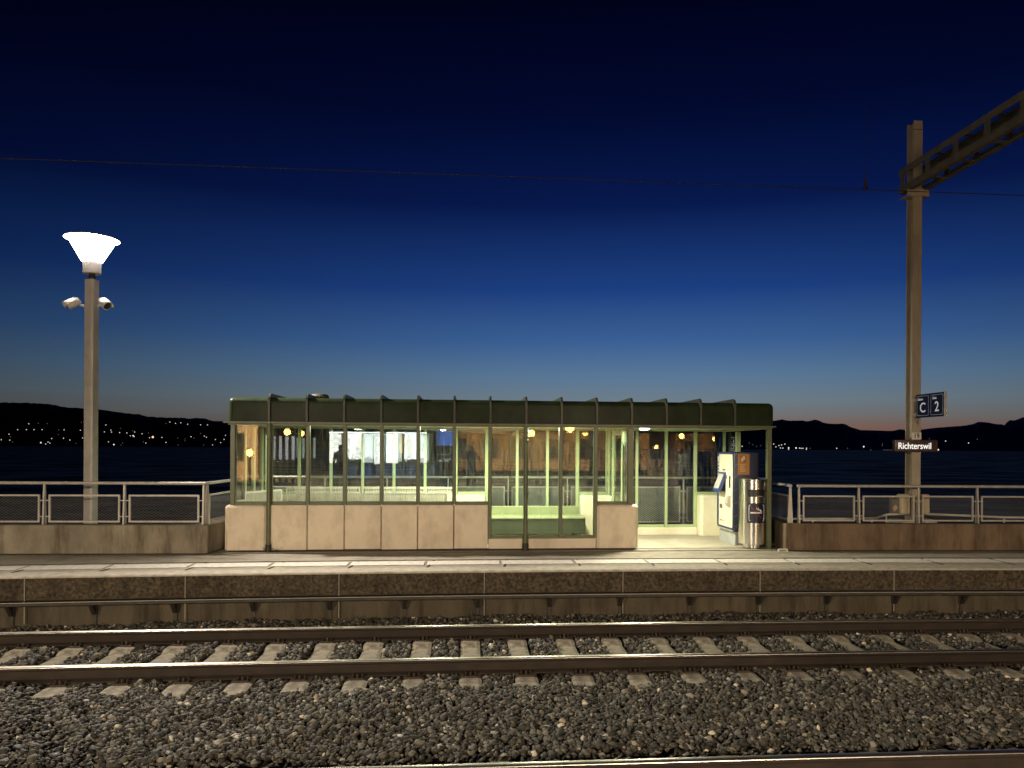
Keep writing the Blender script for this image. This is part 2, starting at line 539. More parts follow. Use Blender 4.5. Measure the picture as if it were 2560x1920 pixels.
chop.inputs['To Min'].default_value = 0.035
chop.inputs['To Max'].default_value = 0.22
t.links.new(a2.outputs[0], chop.inputs['Value'])
t.links.new(chop.outputs[0], mxw.inputs[0])
b.inputs['Specular IOR Level'].default_value = 0.0
t.links.new(b.outputs[0], mxw.inputs[1])
t.links.new(gl.outputs[0], mxw.inputs[2])
t.links.new(mxw.outputs[0], [q for q in t.nodes if q.type == 'OUTPUT_MATERIAL'][0].inputs[0])
w = MB()
w.add([(-30000, 15, -1.9), (30000, 15, -1.9), (30000, 40000, -1.9), (-30000, 40000, -1.9)], [(0, 1, 2, 3)])
structure(w.build('lake', mw))

# lakeside ledge and stone bank behind the parapets
k = MB()
k.prism([(12.9, -0.8), (15.9, -0.8), (15.9, -0.32), (12.9, -0.30)], 'x', -60, 60)
k.prism([(15.9, -3.4), (18.2, -3.4), (15.9, -0.36)], 'x', -60, 60)
structure(k.build('embankment', M['wall_concrete']))

# far shores: real terrain sheets a few kilometres off
def hill(name, prof, depth, m, zbase=-2.5, rough=1.0, seed=1, back=1.25):
    """prof: list of (azimuth tangent, height tangent) of the ridge as a distance profile"""
    rnd = random.Random(seed)
    pts = []
    n = 260
    a0, a1 = prof[0][0], prof[-1][0]
    for i in range(n + 1):
        a = a0 + (a1 - a0) * i / n
        for j in range(len(prof) - 1):
            if prof[j][0] <= a <= prof[j + 1][0]:
                q = (a - prof[j][0]) / (prof[j + 1][0] - prof[j][0])
                h = prof[j][1] * (1 - q) + prof[j + 1][1] * q
                break
        pts.append((a, h + rough * (rnd.random() - 0.5) * 0.0016 + rough * 0.0008 * math.sin(a * 90 + seed)))
    mb = MB()
    rows = [(1.0, 0.0), (1.03, 0.12), (1.08, 0.35), (1.14, 0.62), (1.2, 0.86), (back, 1.0), (back * 1.12, 0.7), (back * 1.3, 0.0)]
    for d, hf in rows:
        for a, h in pts:
            D = depth * d
            H = h * depth * back * hf
            if 0 < hf < 1:
                H *= 0.92 + 0.16 * rnd.random()
            mb.v.append((a * D, D, zbase + H))
    nn = n + 1
    for r_ in range(len(rows) - 1):
        for i in range(n):
            mb.f.append((r_ * nn + i, r_ * nn + i + 1, (r_ + 1) * nn + i + 1, (r_ + 1) * nn + i))
            mb.smooth.append(True)
    return structure(mb.build(name, m))

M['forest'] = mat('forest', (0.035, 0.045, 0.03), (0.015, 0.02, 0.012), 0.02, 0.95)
M['far_mountain'] = mat('far_mountain', (0.20, 0.26, 0.40), (0.16, 0.21, 0.33), 0.002, 0.95)  # distance haze put into the base colour as blue
def tanpx(px): return (px - 1345) / 1920.0
def tanpy(px, py): return (1120 + 0.006 * (px - 1345) - py) / 1920.0
LEFT_RIDGE = [(-500, 960), (-200, 985), (0, 1004), (45, 1003), (90, 1006), (140, 1011), (160, 1014), (215, 1018), (300, 1028), (345, 1033), (365, 1039), (395, 1041), (450, 1041),
              (470, 1043), (510, 1044), (530, 1050), (575, 1050), (640, 1052), (760, 1060), (900, 1068), (1100, 1076), (1300, 1085), (1420, 1100), (1500, 1117)]
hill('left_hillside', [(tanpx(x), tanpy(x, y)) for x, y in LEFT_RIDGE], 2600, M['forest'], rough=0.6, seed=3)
RIGHT_RIDGE = [(1100, 1095), (1250, 1080), (1400, 1070), (1600, 1062), (1800, 1056), (1935, 1052), (1955, 1048), (1972, 1051), (2005, 1050), (2018, 1053), (2035, 1048), (2046, 1050), (2060, 1057), (2090, 1060),
               (2105, 1058), (2115, 1060), (2125, 1066), (2150, 1074), (2200, 1076), (2230, 1077), (2250, 1072), (2265, 1074), (2280, 1076), (2330, 1070), (2400, 1064), (2430, 1060),
               (2445, 1054), (2465, 1055), (2490, 1060), (2503, 1060), (2510, 1063), (2522, 1049), (2535, 1050), (2560, 1041), (2700, 1020), (3000, 1000)]
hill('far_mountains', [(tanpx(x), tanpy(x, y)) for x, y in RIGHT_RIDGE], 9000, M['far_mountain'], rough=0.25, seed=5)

# ------------------------------------------------------------------ platform
def path_edge(off=0.0, z=0.0, fn=edge_y, xs=XS):
    return [(x, fn(x) + off, z) for x in xs]

p = MB()   # upper slab with surface
p.sweep([(0.33, -0.06), (6.0, -0.06), (6.0, -0.81), (0.33, -0.81)], path_edge(0, 0.0555))
structure(p.build('platform', M['asphalt']))
p = MB()
p.sweep([(0.02, -0.30), (0.33, -0.30), (0.33, -0.005), (0.02, -0.028)], path_edge())
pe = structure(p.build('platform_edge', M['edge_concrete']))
p = MB()
p.sweep([(0.0, -0.0275), (0.329, -0.003), (0.329, 0.0), (0.02, 0.0), (0.004, -0.012)], path_edge())
p.build('coping_strip', M['coping'], pe)
p = MB()
p.sweep([(0.05, -0.82), (0.33, -0.82), (0.33, -0.301), (0.05, -0.301)], path_edge())
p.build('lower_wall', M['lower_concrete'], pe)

def slope_at(fn, x): return (fn(x + 0.05) - fn(x - 0.05)) / 0.1
# vertical joints of the edge units
jx = [-6.43, -4.53, -2.61, -0.71, 1.17, 3.08, 4.98]
jx = [jx[0] - 1.92 * i for i in range(8, 0, -1)] + jx + [jx[-1] + 1.92 * i for i in range(1, 9)]
for x in jx:
    mb = MB()
    mb.box(-0.0045, 0.0045, 0, 0.02, -0.60, -0.02)
    o = mb.build('joint_strip', M['mortar'], pe, (x, edge_y(x) - 0.001, 0))
    o.rotation_euler = (0, 0, math.atan(slope_at(edge_y, x)))

# safety line painted on slabs, slab joints
line_in, line_out = 0.56, 0.90
sl = MB()
xs_line = -30.0
while xs_line < 30:
    x1 = xs_line + 1.055
    sl.sweep([(line_in, 0.0), (line_out, 0.0), (line_out, 0.004), (line_in, 0.004)], [(xs_line + 0.02 + (x1 - xs_line - 0.04) * i / 3, edge_y(xs_line + 0.02 + (x1 - xs_line - 0.04) * i / 3), 0) for i in range(4)])
    xs_line = x1
structure(sl.build('safety_line', M['white_line']))
sj = MB()
xs_line = -30.0
while xs_line < 30:
    y0 = edge_y(xs_line)
    sj.box(xs_line - 0.012, xs_line + 0.012, y0 + 0.34, y0 + 1.02, -0.01, 0.0025)
    xs_line += 1.055
sj.sweep([(1.02, -0.01), (1.035, -0.01), (1.035, 0.0025), (1.02, 0.0025)], path_edge())
structure(sj.build('slab_joints', M['joint_dark']))

# steel cable tray on brackets along the platform wall
tray = empty('cable_tray', (0, edge_y(0), -0.31), 0, 'dark steel cable tray running on brackets along the platform wall', 'cable tray')
mb = MB()
mb.sweep([(-0.13, -0.312), (0.045, -0.312), (0.045, -0.318), (-0.124, -0.318), (-0.124, -0.35), (-0.13, -0.35)], path_edge())
mb.v = [(a, b_ - edge_y(0), c + 0.31) for a, b_, c in mb.v]
mb.build('tray', M['dark_steel'], tray)
mb = MB()
mb.sweep([(-0.133, -0.306), (-0.122, -0.306), (-0.122, -0.3118), (-0.133, -0.3118)], path_edge())
mb.v = [(a, b_ - edge_y(0), c + 0.31) for a, b_, c in mb.v]
mb.build('tray_lip', M['galv'], tray)  # lit top edge of the tray put into a paler strip
bx = -6.05
proto = None
bxs = [-5.62 + 0.965 * i for i in range(-8, 18)]
for x in bxs:
    if proto is None:
        mb = MB()
        mb.prism([(-0.12, -0.02), (0.03, -0.02), (0.03, -0.17), (0.0, -0.17)], 'x', -0.022, 0.022)
        mb.box(-0.03, 0.03, 0.02, 0.047, -0.165, -0.0195)
        mb.box(-0.020, 0.020, 0.024, 0.030, -0.36, -0.1655)
        proto = mb.build('bracket', M['dark_steel'], tray)
        o = proto
    else:
        o = proto.copy()
        COL.objects.link(o)
        o.parent = tray
    o.location = (x, edge_y(x) - edge_y(0), -0.018)
    o.rotation_euler = (0, 0, math.atan(slope_at(edge_y, x)))

# ------------------------------------------------------------------ tracks
def rail(fn, label, xs=XS):
    top = MB()
    head = [(-0.036, -0.014), (-0.0345, -0.009), (-0.0305, -0.005), (-0.024, -0.0023), (-0.013, -0.0006), (0, 0), (0.013, -0.0006), (0.024, -0.0023), (0.0305, -0.005), (0.0345, -0.009), (0.036, -0.014)]
    pth = [(x, fn(x), RZ) for x in xs]
    body = [(-0.0355, -0.0125), (-0.0355, -0.036), (-0.010, -0.052), (-0.009, -0.13), (-0.070, -0.147), (-0.070, -0.160),
            (0.070, -0.160), (0.070, -0.147), (0.009, -0.13), (0.010, -0.052), (0.0355, -0.036), (0.0355, -0.0125)]
    root = empty('rail', (0, fn(0), RZ), 0, label, 'rail', 'running rails of the two tracks')
    top.sweep(head, pth)
    top.v = [(a, b_ - fn(0), c - RZ) for a, b_, c in top.v]
    top.smooth = [True] * len(top.f)
    top.build('rail_head', M['rail_top'], root)
    bd = MB()
    bd.sweep(body, pth)
    bd.v = [(a, b_ - fn(0), c - RZ) for a, b_, c in bd.v]
    bd.build('rail_web', M['rail_rust'], root)
rail(far_rail_y, 'rusty steel rail with brightly shining top, the one next to the platform wall')
rail(near_rail_y, 'rusty steel rail lying across the sleepers nearer to the grey gravel than its pair')
rail(second_rail_y, 'dark rail of the nearest track at the very bottom of the picture')
rail(lambda x: second_rail_y(x) - 1.505, 'rail of the nearest track on its platform side, out of the picture')

# concrete sleepers, each one a thing with its rail fastenings
def sleeper_proto():
    root = empty('sleeper', (0, 0, 0))
    half = 1.30
    prof = [(-half, 0.19), (-1.02, 0.205), (-0.50, 0.205), (-0.42, 0.165), (0.42, 0.165), (0.50, 0.205), (1.02, 0.205), (half, 0.19)]
    mb = MB()
    v, f = [], []
    for yy, zz in prof:
        v += [(-0.14, yy, 0), (0.14, yy, 0), (0.115, yy, zz), (0.075, yy, zz + 0.012), (-0.075, yy, zz + 0.012), (-0.115, yy, zz)]
    k_ = 6
    for i in range(len(prof) - 1):
        for j in range(k_):
            f.append((i * k_ + j, (i + 1) * k_ + j, (i + 1) * k_ + (j + 1) % k_, i * k_ + (j + 1) % k_))
    f += [tuple(range(k_)), tuple((len(prof) - 1) * k_ + j for j in reversed(range(k_)))]
    mb.add(v, f)
    mb.build('sleeper_block', M['sleeper'], root)
    for rr in (-0.7525, 0.7525):
        for s_ in (-1, 1):
            c = MB()
            for dx in (-0.05, 0.05):
                c.tube([(dx, rr + s_ * 0.125, 0.222), (dx, rr + s_ * 0.10, 0.262), (dx * 0.7, rr + s_ * 0.072, 0.250), (dx * 0.5, rr + s_ * 0.068, 0.236)], 0.009, 6)
            c.tube([(0, rr + s_ * 0.105, 0.217), (0, rr + s_ * 0.105, 0.268)], 0.016, 6)
            c.box(-0.065, 0.065, rr + s_ * 0.073 if s_ > 0 else rr - 0.14, rr + 0.14 if s_ > 0 else rr - 0.073, 0.214, 0.232)
            c.build('rail_clip', M['clip'], root)
    return root

def mid_far(x): return 0.5 * (far_rail_y(x) + near_rail_y(x))
def mid_near(x): return second_rail_y(x) - 0.7525
SZ = RZ - 0.160 - 0.222
SL_T1, SL_T2 = [], []
s0 = None
x = -0.70 - 0.575 * 20
first = True
cnt = 0
while x < 12:
    lean = math.atan(slope_at(far_rail_y, x))
    if s0 is None:
        s0 = sleeper_proto()
        o = s0
    else:
        o = copy_tree(s0)
    o.location = (x, mid_far(x), SZ)
    o.rotation_euler = (0, 0, lean + random.uniform(-0.006, 0.006))
    tag(o, 'concrete sleeper bedded in gravel under the track beside the platform wall', 'sleeper', 'sleepers of the track beside the platform')
    SL_T1.append((x, mid_far(x), lean))
    x += 0.575 + random.uniform(-0.012, 0.012)
x = -8.8
while x < 9.5:
    lean = math.atan(slope_at(second_rail_y, x))
    o = copy_tree(s0)
    o.location = (x, mid_near(x) , SZ)
    o.rotation_euler = (0, 0, lean)
    tag(o, 'concrete sleeper with only its end showing behind the lowest rail', 'sleeper', 'sleepers of the nearest track')
    SL_T2.append((x, mid_near(x), lean))
    x += 0.575

# ballast: one bed of broken stones
def ballast(seed=11):
    rng = np.random.default_rng(seed)
    tq = (1 + 5 ** 0.5) / 2
    ico = np.array([(-1, tq, 0), (1, tq, 0), (-1, -tq, 0), (1, -tq, 0), (0, -1, tq), (0, 1, tq), (0, -1, -tq), (0, 1, -tq), (tq, 0, -1), (tq, 0, 1), (-tq, 0, -1), (-tq, 0, 1)], float)
    ico /= np.linalg.norm(ico[0])
    fc = np.array([(0, 11, 5), (0, 5, 1), (0, 1, 7), (0, 7, 10), (0, 10, 11), (1, 5, 9), (5, 11, 4), (11, 10, 2), (10, 7, 6), (7, 1, 8), (3, 9, 4), (3, 4, 2), (3, 2, 6), (3, 6, 8), (3, 8, 9), (4, 9, 5), (2, 4, 11), (6, 2, 10), (8, 6, 7), (9, 8, 1)])
    P = []
    def fill(x0, x1, y0f, y1f, dens, zf, zj):
        n = int((x1 - x0) * 3.2 * dens)
        xs = rng.uniform(x0, x1, n)
        base = 0.0863 * xs - 0.0016 * xs * xs
        off = rng.uniform(4.6, 11.3, int(n * 6.7 / 3.2))
        xs = rng.uniform(x0, x1, len(off))
        base = 0.0863 * xs - 0.0016 * xs * xs
        ok = (off > y0f) & (off < y1f)
        xs, off, base = xs[ok], off[ok], base[ok]
        zz = zf(off, xs) + rng.uniform(-zj, zj, len(xs))
        P.append(np.stack([xs, off + base, zz], 1))
    def surf(o, x):
        und = 0.012 * np.sin(x * 1.7 + o * 2.1) + 0.010 * np.sin(x * 4.3 - o * 3.3) + 0.008 * np.sin(x * 9.1 + o * 7.0)
        z = np.full_like(o, -0.735) + und
        z = np.where((o > 5.9) & (o < 7.3), -0.705 + und * 1.6, z)
        z = np.where((o > 8.15) & (o < 9.55), -0.742 + und * 0.8, z)
        z = np.where(o > 9.75, -0.715 + und + (o - 9.75) * 0.12, z)
        return z
    fill(-9.5, 9.0, 5.0, 10.5, 1050, surf, 0.022)
    fill(-9.5, 9.0, 5.0, 10.5, 480, lambda o, x: surf(o, x) + 0.012, 0.024)
    pts = np.concatenate(P)
    # keep clear of the rails and the sleeper tops
    b0 = 0.0863 * pts[:, 0] - 0.0016 * pts[:, 0] ** 2
    keep = np.ones(len(pts), bool)
    for fn in (far_rail_y, near_rail_y, second_rail_y):
        fy = np.array([fn(xx) for xx in pts[:, 0]])
        keep &= np.abs(pts[:, 1] - fy) > 0.085
    ey = np.array([edge_y(xx) for xx in pts[:, 0]])
    keep &= pts[:, 1] < ey + 0.02
    for lst, half in ((SL_T1, 1.24), (SL_T2, 1.24)):
        for (sx_, sy_, le) in lst:
            dx = pts[:, 0] - sx_
            dy = pts[:, 1] - sy_
            u = dx * math.cos(le) + dy * math.sin(le)
            v_ = -dx * math.sin(le) + dy * math.cos(le)
            keep &= ~((np.abs(u) < 0.145) & (np.abs(v_) < half - 0.02))
    pts = pts[keep]
    n = len(pts)
    size = rng.uniform(0.013, 0.033, n) * np.where(rng.random(n) < 0.12, 1.35, 1.0)
    # deformed angular stones
    nv = 36
    var = []
    for i in range(nv):
        s_ = ico * rng.uniform(0.55, 1.28, (12, 1)) * rng.uniform(0.45, 1.45, 3)
        var.append(s_)
    var = np.array(var)
    idx = rng.integers(0, nv, n)
    q = rng.normal(size=(n, 4))
    q /= np.linalg.norm(q, axis=1, keepdims=True)
    a, b_, c, d = q.T
    Rm = np.stack([np.stack([1 - 2 * (c * c + d * d), 2 * (b_ * c - d * a), 2 * (b_ * d + c * a)], -1),
                   np.stack([2 * (b_ * c + d * a), 1 - 2 * (b_ * b_ + d * d), 2 * (c * d - b_ * a)], -1),
                   np.stack([2 * (b_ * d - c * a), 2 * (c * d + b_ * a), 1 - 2 * (b_ * b_ + c * c)], -1)], 1)
    V = np.einsum('nij,nkj->nki', Rm, var[idx]) * size[:, None, None]
    V[:, :, 2] *= 0.8
    V += pts[:, None, :]
    F = (fc[None] + (np.arange(n) * 12)[:, None, None]).reshape(-1, 3)
    me = bpy.data.meshes.new('ballast')
    me.vertices.add(n * 12)
    me.vertices.foreach_set('co', V.reshape(-1).astype(np.float32))
    nf = len(F)
    me.loops.add(nf * 3)
    me.loops.foreach_set('vertex_index', F.reshape(-1).astype(np.int32))
    me.polygons.add(nf)
    me.polygons.foreach_set('loop_start', (np.arange(nf) * 3).astype(np.int32))
    me.polygons.foreach_set('loop_total', np.full(nf, 3, np.int32))
    me.update(calc_edges=True)
    # each stone its own shade
    sh = 0.052 * np.exp(rng.normal(0, 0.65, n))
    sh = np.where(rng.random(n) < 0.012, 0.45, sh)
    tint = rng.uniform(-1, 1, n)
    colr = np.stack([sh * (1.10 + 0.10 * tint), sh * 0.97, sh * (0.75 - 0.10 * tint), np.ones(n)], 1)
    ca = me.attributes.new('stone', 'FLOAT_COLOR', 'POINT')
    ca.data.foreach_set('color', np.repeat(colr, 12, 0).reshape(-1).astype(np.float32))
    m_, t_, bb = principled('ballast_stone')
    at = t_.nodes.new('ShaderNodeAttribute')
    at.attribute_name = 'stone'
    t_.links.new(at.outputs['Color'], bb.inputs['Base Color'])
    bb.inputs['Roughness'].default_value = 0.75
    bb.inputs['Specular IOR Level'].default_value = 0.35
    me.materials.append(m_)
    o = bpy.data.objects.new('ballast', me)
    COL.objects.link(o)
    tag(o, 'grey brown broken stones of the track bed', 'gravel', kind='stuff')
ballast()

# ------------------------------------------------------------------ parapets and railings
def wall_line(name, pts, label, th=0.24, z1=0.445, m='wall_concrete'):
    """low concrete wall following pts (front face), closed prism with square corners"""
    a = [Vector((*q, 0)) for q in pts]
    back = []
    n = len(a)
    for i, q in enumerate(a):
        ds = []
        if i > 0: ds.append((a[i] - a[i - 1]).normalized())
        if i < n - 1: ds.append((a[i + 1] - a[i]).normalized())
        nn = sum((Vector((-d.y, d.x, 0)) for d in ds), Vector((0, 0, 0)))
        nn /= len(ds)
        sc_ = th / max(0.2, nn.length_squared)
        back.append(q + nn * sc_)
    ring = [(q.x, q.y) for q in a] + [(q.x, q.y) for q in reversed(back)]
    mb = MB()
    mb.prism(ring, 'z', 0.012, z1)
    o = mb.build(name, M[m])
    bv = o.modifiers.new('edge', 'BEVEL')
    bv.width = 0.012
    bv.segments = 2
    return tag(o, label, 'wall')

def lw(x): return 11.975 + 0.0577 * x
def rw(x): return 12.279 + 0.0447 * x
wall_line('parapet_wall', [(-26, lw(-26)), (-5.02, lw(-5.02)), (-5.10, 14.4)], 'stained low concrete parapet wall under the railing by the lit lamp post')
wall_line('parapet_wall', [(3.98, 14.9), (4.03, rw(4.03)), (26, rw(26))], 'brown low concrete parapet wall under the railing by the tall rail mast', m='brown_concrete')
for o in [o for o in COL.objects if o.name.startswith('parapet_wall')]:
    o['group'] = 'low concrete walls beside the shelter'

MESHC = {}
def expanded(wd, ht, r_=0.0010):
    key = (round(wd, 2), round(ht, 2), r_)
    if key in MESHC:
        return MESHC[key]
    mb = MB()
    px_, pz = 0.064, 0.040
    sl_ = pz / px_
    c = -wd * sl_
    while c < ht:
        x0, z0 = (0, c) if c >= 0 else (-c / sl_, 0)
        x1, z1 = wd, c + wd * sl_
        if z1 > ht: x1, z1 = (ht - c) / sl_, ht
        if x1 - x0 > 0.01:
            mb.tube([(x0, 0, z0), (x1, 0, z1)], r_, 4, True)
            mb.tube([(wd - x0, 0.003, z0), (wd - x1, 0.003, z1)], r_, 4, True)
        c += pz
    me = mb.mesh('mesh_infill', M['galv_mesh'] if r_ > 0.002 else M['galv_mesh_old'])
    MESHC[key] = me
    return me

def railing(name, A, B, nbay, label, zb, zt=0.90, top=1.075, fins=(), post_w=0.012, extra=0.0, start_post=True, end_post=True, wire=0.0010):
    """handrail, flat steel posts, framed expanded-metal panels from A to B (xy)"""
    A, B = Vector((*A, 0)), Vector((*B, 0))
    L = (B - A).length
    d = (B - A).normalized()
    rz = math.atan2(d.y, d.x)
    root = empty(name, (A.x, A.y, 0), rz, label, 'railing', 'galvanised railings around the shelter')
    mb = MB()
    mb.tube([(-0.03, 0, top), (L + 0.03, 0, top)], 0.024, 12)
    mb.build('handrail', M['galv'], root)
    bay = L / nbay
    pm = MB()
    pm.prism([(-0.045, zb), (0.045, zb), (0.016, top - 0.02), (-0.016, top - 0.02)], 'x', -0.012, 0.012)
    pmesh = pm.mesh('post', M['galv'])
    for i in range(nbay + 1):
        if (i == 0 and not start_post) or (i == nbay and not end_post):
            continue
        o = bpy.data.objects.new('post', pmesh)
        COL.objects.link(o)
        o.parent = root
        o.location = (i * bay, 0, 0)
    fw = bay - 0.13
    fh = zt - zb - 0.03
    fm = MB()
    s_ = 0.013
    fm.box(0, fw, -s_, s_, fh - 2 * s_, fh)
    fm.box(0, fw, -s_, s_, 0, 2 * s_)
    fm.box(0, 2 * s_, -s_, s_, 2 * s_, fh - 2 * s_)
    fm.box(fw - 2 * s_, fw, -s_, s_, 2 * s_, fh - 2 * s_)
    for zz in (0.09, fh - 0.09):
        fm.box(-0.053, 0.0, -0.008, 0.008, zz - 0.008, zz + 0.008)
        fm.box(fw, fw + 0.053, -0.008, 0.008, zz - 0.008, zz + 0.008)
    fmesh = fm.mesh('panel_frame', M['galv'])
    em = expanded(fw - 0.03, fh - 0.03, wire)
    for i in range(nbay):
        o = bpy.data.objects.new('panel_frame', fmesh)
        COL.objects.link(o)
        o.parent = root
        o.location = (i * bay + 0.065, 0, zb + 0.03)
        q = bpy.data.objects.new('mesh_infill', em)
        COL.objects.link(q)
        q.parent = o
        q.location = (0.015, 0, 0.015)
    return root

LX0 = -5.13
n_l = 18
railing('railing', (LX0 - 1.18 * n_l, lw(LX0 - 1.18 * n_l) + 0.12), (LX0, lw(LX0) + 0.12), n_l, 'steel railing with mesh panels on the stained wall by the lit lamp post', 0.446)
railing('railing', (-5.12, lw(-5.1) + 0.22), (-5.20, 14.35), 2, 'short steel railing running back beside the left end of the shelter', 0.446)
railing('railing', (4.28, rw(4.28) + 0.12), (4.28 + 1.0 * 20, rw(4.28 + 20) + 0.12), 20, 'steel railing with mesh panels on the brown wall by the tall rail mast', 0.446, top=1.055)
railing('railing', (4.10, 14.9), (4.15, rw(4.15) + 0.16), 2, 'short steel railing running back beside the waste bin and shelter end', 0.446, top=1.055)

# ------------------------------------------------------------------ the shelter
import bmesh
SH0 = Vector((-4.865, 11.923, 0))
SHA = math.atan(0.0924)
UX = Vector((math.cos(SHA), math.sin(SHA), 0))
VX = Vector((-math.sin(SHA), math.cos(SHA), 0))
def W3(u, v, z=0.0):
    return SH0 + UX * u + VX * v + Vector((0, 0, z))
# back railing follows the shelter
a_, b_ = W3(-0.10, 2.62), W3(9.2, 2.62)
railing('railing', (a_.x, a_.y), (b_.x, b_.y), 8, 'steel railing with mesh panels seen through the glass behind the shelter', 0.16, wire=0.0036)

sh = empty('waiting_shelter', SH0, SHA, 'green metal and glass waiting shelter on pale concrete panels with a ribbed dark roof', 'shelter')
PU = [0.68 + 0.573 * i for i in range(15)]
DEP = 2.22

def panel(name, boxes, m, b=0.02):
    mb = MB()
    for q in boxes:
        mb.bbox(*q, b=b)
    return mb.build(name, m, sh)

# concrete base, front
mb = MB(); mb.bbox(0.0, 0.640, 0.0, 0.20, 0.03, 0.735, b=0.045); mb.bbox(0.003, 0.20, 0.205, DEP, 0.03, 0.733, b=0.03)
mb.build('concrete_panel', M['beige_concrete'], sh)
for i in range(6):
    x0 = PU[i] + (0.006 if i else 0.01)
    x1 = PU[i + 1] - 0.006
    if i == 5: x1 = PU[6] - 0.030
    panel('concrete_panel', [(x0, x1, 0.012 + 0.004 * (i % 2), 0.16, 0.03 + 0.004 * (i % 3), 0.733)], M['beige_concrete'], 0.012)
panel('concrete_kerb', [(PU[6] - 0.02, PU[7] - 0.045, 0.02, 0.18, 0.03, 0.19)], M['beige_concrete'], 0.012)
panel('concrete_kerb', [(PU[7] + 0.045, 5.845, 0.022, 0.18, 0.03, 0.188)], M['beige_concrete'], 0.012)
panel('concrete_kerb', [(PU[7] - 0.0445, PU[7] + 0.0445, 0.06, 0.175, 0.03, 0.186)], M['beige_concrete'], 0.005)
panel('concrete_pillar', [(5.856, 6.536, 0.0, 0.20, 0.03, 0.735)], M['beige_concrete'], 0.04)
# concrete base, back and the two inner returns
for i in range(6):
    panel('rear_panel', [(0.21 if i == 0 else PU[i - 1] + 0.5765 if False else PU[i] - 0.57 + (0.10 if i == 0 else 0.003), PU[i] - 0.003, DEP - 0.16, DEP, 0.01, 0.77)], M['cream_inside'], 0.012)
panel('rear_panel', [(PU[5] + 0.003, PU[6] - 0.03, DEP - 0.16, DEP, 0.01, 0.77)], M['cream_inside'], 0.012)
panel('rear_panel', [(5.875, 6.535, DEP - 0.30, DEP, 0.01, 0.77)], M['cream_inside'], 0.04)
panel('rear_panel', [(8.16, 8.80, DEP - 0.34, DEP, 0.008, 0.78)], M['cream_inside'], 0.05)
panel('rear_panel', [(8.55, 8.80, 1.52, DEP - 0.345, 0.008, 0.779)], M['cream_inside'], 0.04)
panel('rear_kerb', [(PU[6] - 0.02, 5.87, DEP - 0.14, DEP, 0.008, 0.17)], M['cream_inside'], 0.012)
panel('rear_kerb', [(6.54, 8.155, DEP - 0.14, DEP, 0.008, 0.145)], M['cream_inside'], 0.012)
mb = MB(); mb.box(0.66, PU[6] - 0.05, 0.165, 0.185, 0.03, 0.72)
mb.build('panel_backing', M['joint_dark'], sh)
# plinth under the panels; shade of the gap put into a dark strip
mb = MB(); mb.box(0.04, 6.50, 0.05, 0.15, 0.0, 0.0295)
mb.build('plinth_gap', M['joint_dark'], sh)
# floor slab
mb = MB(); mb.box(0.06, 8.78, 0.16, DEP + 0.3, -0.04, 0.006)
mb.build('floor_slab', M['shelter_floor'], sh)

# --- frame posts and bars
def bars(name, boxes, m, b=0.008):
    mb = MB()
    for q in boxes:
        mb.bbox(*q, b=b)
    return mb.build(name, m, sh)
HZ0, HZ1 = 1.985, 2.035
bars('corner_post', [(0.075, 0.150, 0.03, 0.11, 0.735, HZ0)], M['green_frame'])
for i in range(11):
    z0 = 0.735 if i <= 6 or i >= 9 else 0.19
    if i == 6: z0 = 0.10
    if i == 9: z0 = 0.19
    wd = 0.030 if i not in (9, 10) else 0.034
    if i == 10: wd = 0.050
    bars('window_post', [(PU[i] - wd, PU[i] + wd, 0.035, 0.115, z0, HZ0)], M['green_frame'])
for i in range(7):
    x0 = 0.150 if i == 0 else PU[i - 1] + 0.030
    bars('sill_bar', [(x0, PU[i] - 0.030, 0.04, 0.11, 0.7355, 0.785)], M['green_frame'])
bars('sill_bar', [(PU[9] + 0.034, PU[10] - 0.05, 0.04, 0.11, 0.7355, 0.785)], M['green_frame'])
for i in (7, 8, 9):
    bars('sill_bar', [(PU[i - 1] + 0.030, PU[i] - 0.030, 0.04, 0.11, 0.1905, 0.235)], M['green_frame'])
bars('header_beam', [(0.04, 8.80, 0.02, 0.13, HZ0 + 0.001, HZ1)], M['green_frame'], 0.006)
mb = MB(); mb.box(-0.01, 8.83, -0.055, 0.018, 2.012, 2.034); mb.box(-0.01, 0.035, 0.0185, DEP + 0.05, 2.012, 2.034)
mb.build('eaves_lip', M['green_frame'], sh)
# right front corner post on a foot
bars('corner_post', [(8.715, 8.795, 0.03, 0.11, 0.0, HZ0)], M['green_frame'])
bars('corner_post', [(8.715, 8.795, 1.50, 1.58, 0.0, HZ0)], M['green_inside'])
# back wall frame
for i in range(15):
    z0 = 0.77 if (i <= 5 or i in (10, 14)) else 0.10
    wd = 0.028 if i not in (6, 9, 10, 13) else 0.034
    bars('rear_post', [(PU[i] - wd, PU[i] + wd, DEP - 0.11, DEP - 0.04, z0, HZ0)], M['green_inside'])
for i in range(15):
    x0 = 0.15 if i == 0 else PU[i - 1] + 0.034
    zt = 0.77 if (i <= 6 or i in (10, 14)) else 0.17
    if i in (11, 12, 13): zt = 0.145
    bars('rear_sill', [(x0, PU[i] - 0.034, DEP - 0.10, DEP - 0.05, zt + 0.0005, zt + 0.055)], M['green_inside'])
bars('rear_header', [(0.04, 8.80, DEP - 0.13, DEP - 0.02, HZ0 + 0.001, HZ1)], M['green_inside'], 0.006)
bars('corner_post', [(0.075, 0.150, DEP - 0.115, DEP - 0.035, 0.733, HZ0)], M['green_inside'])
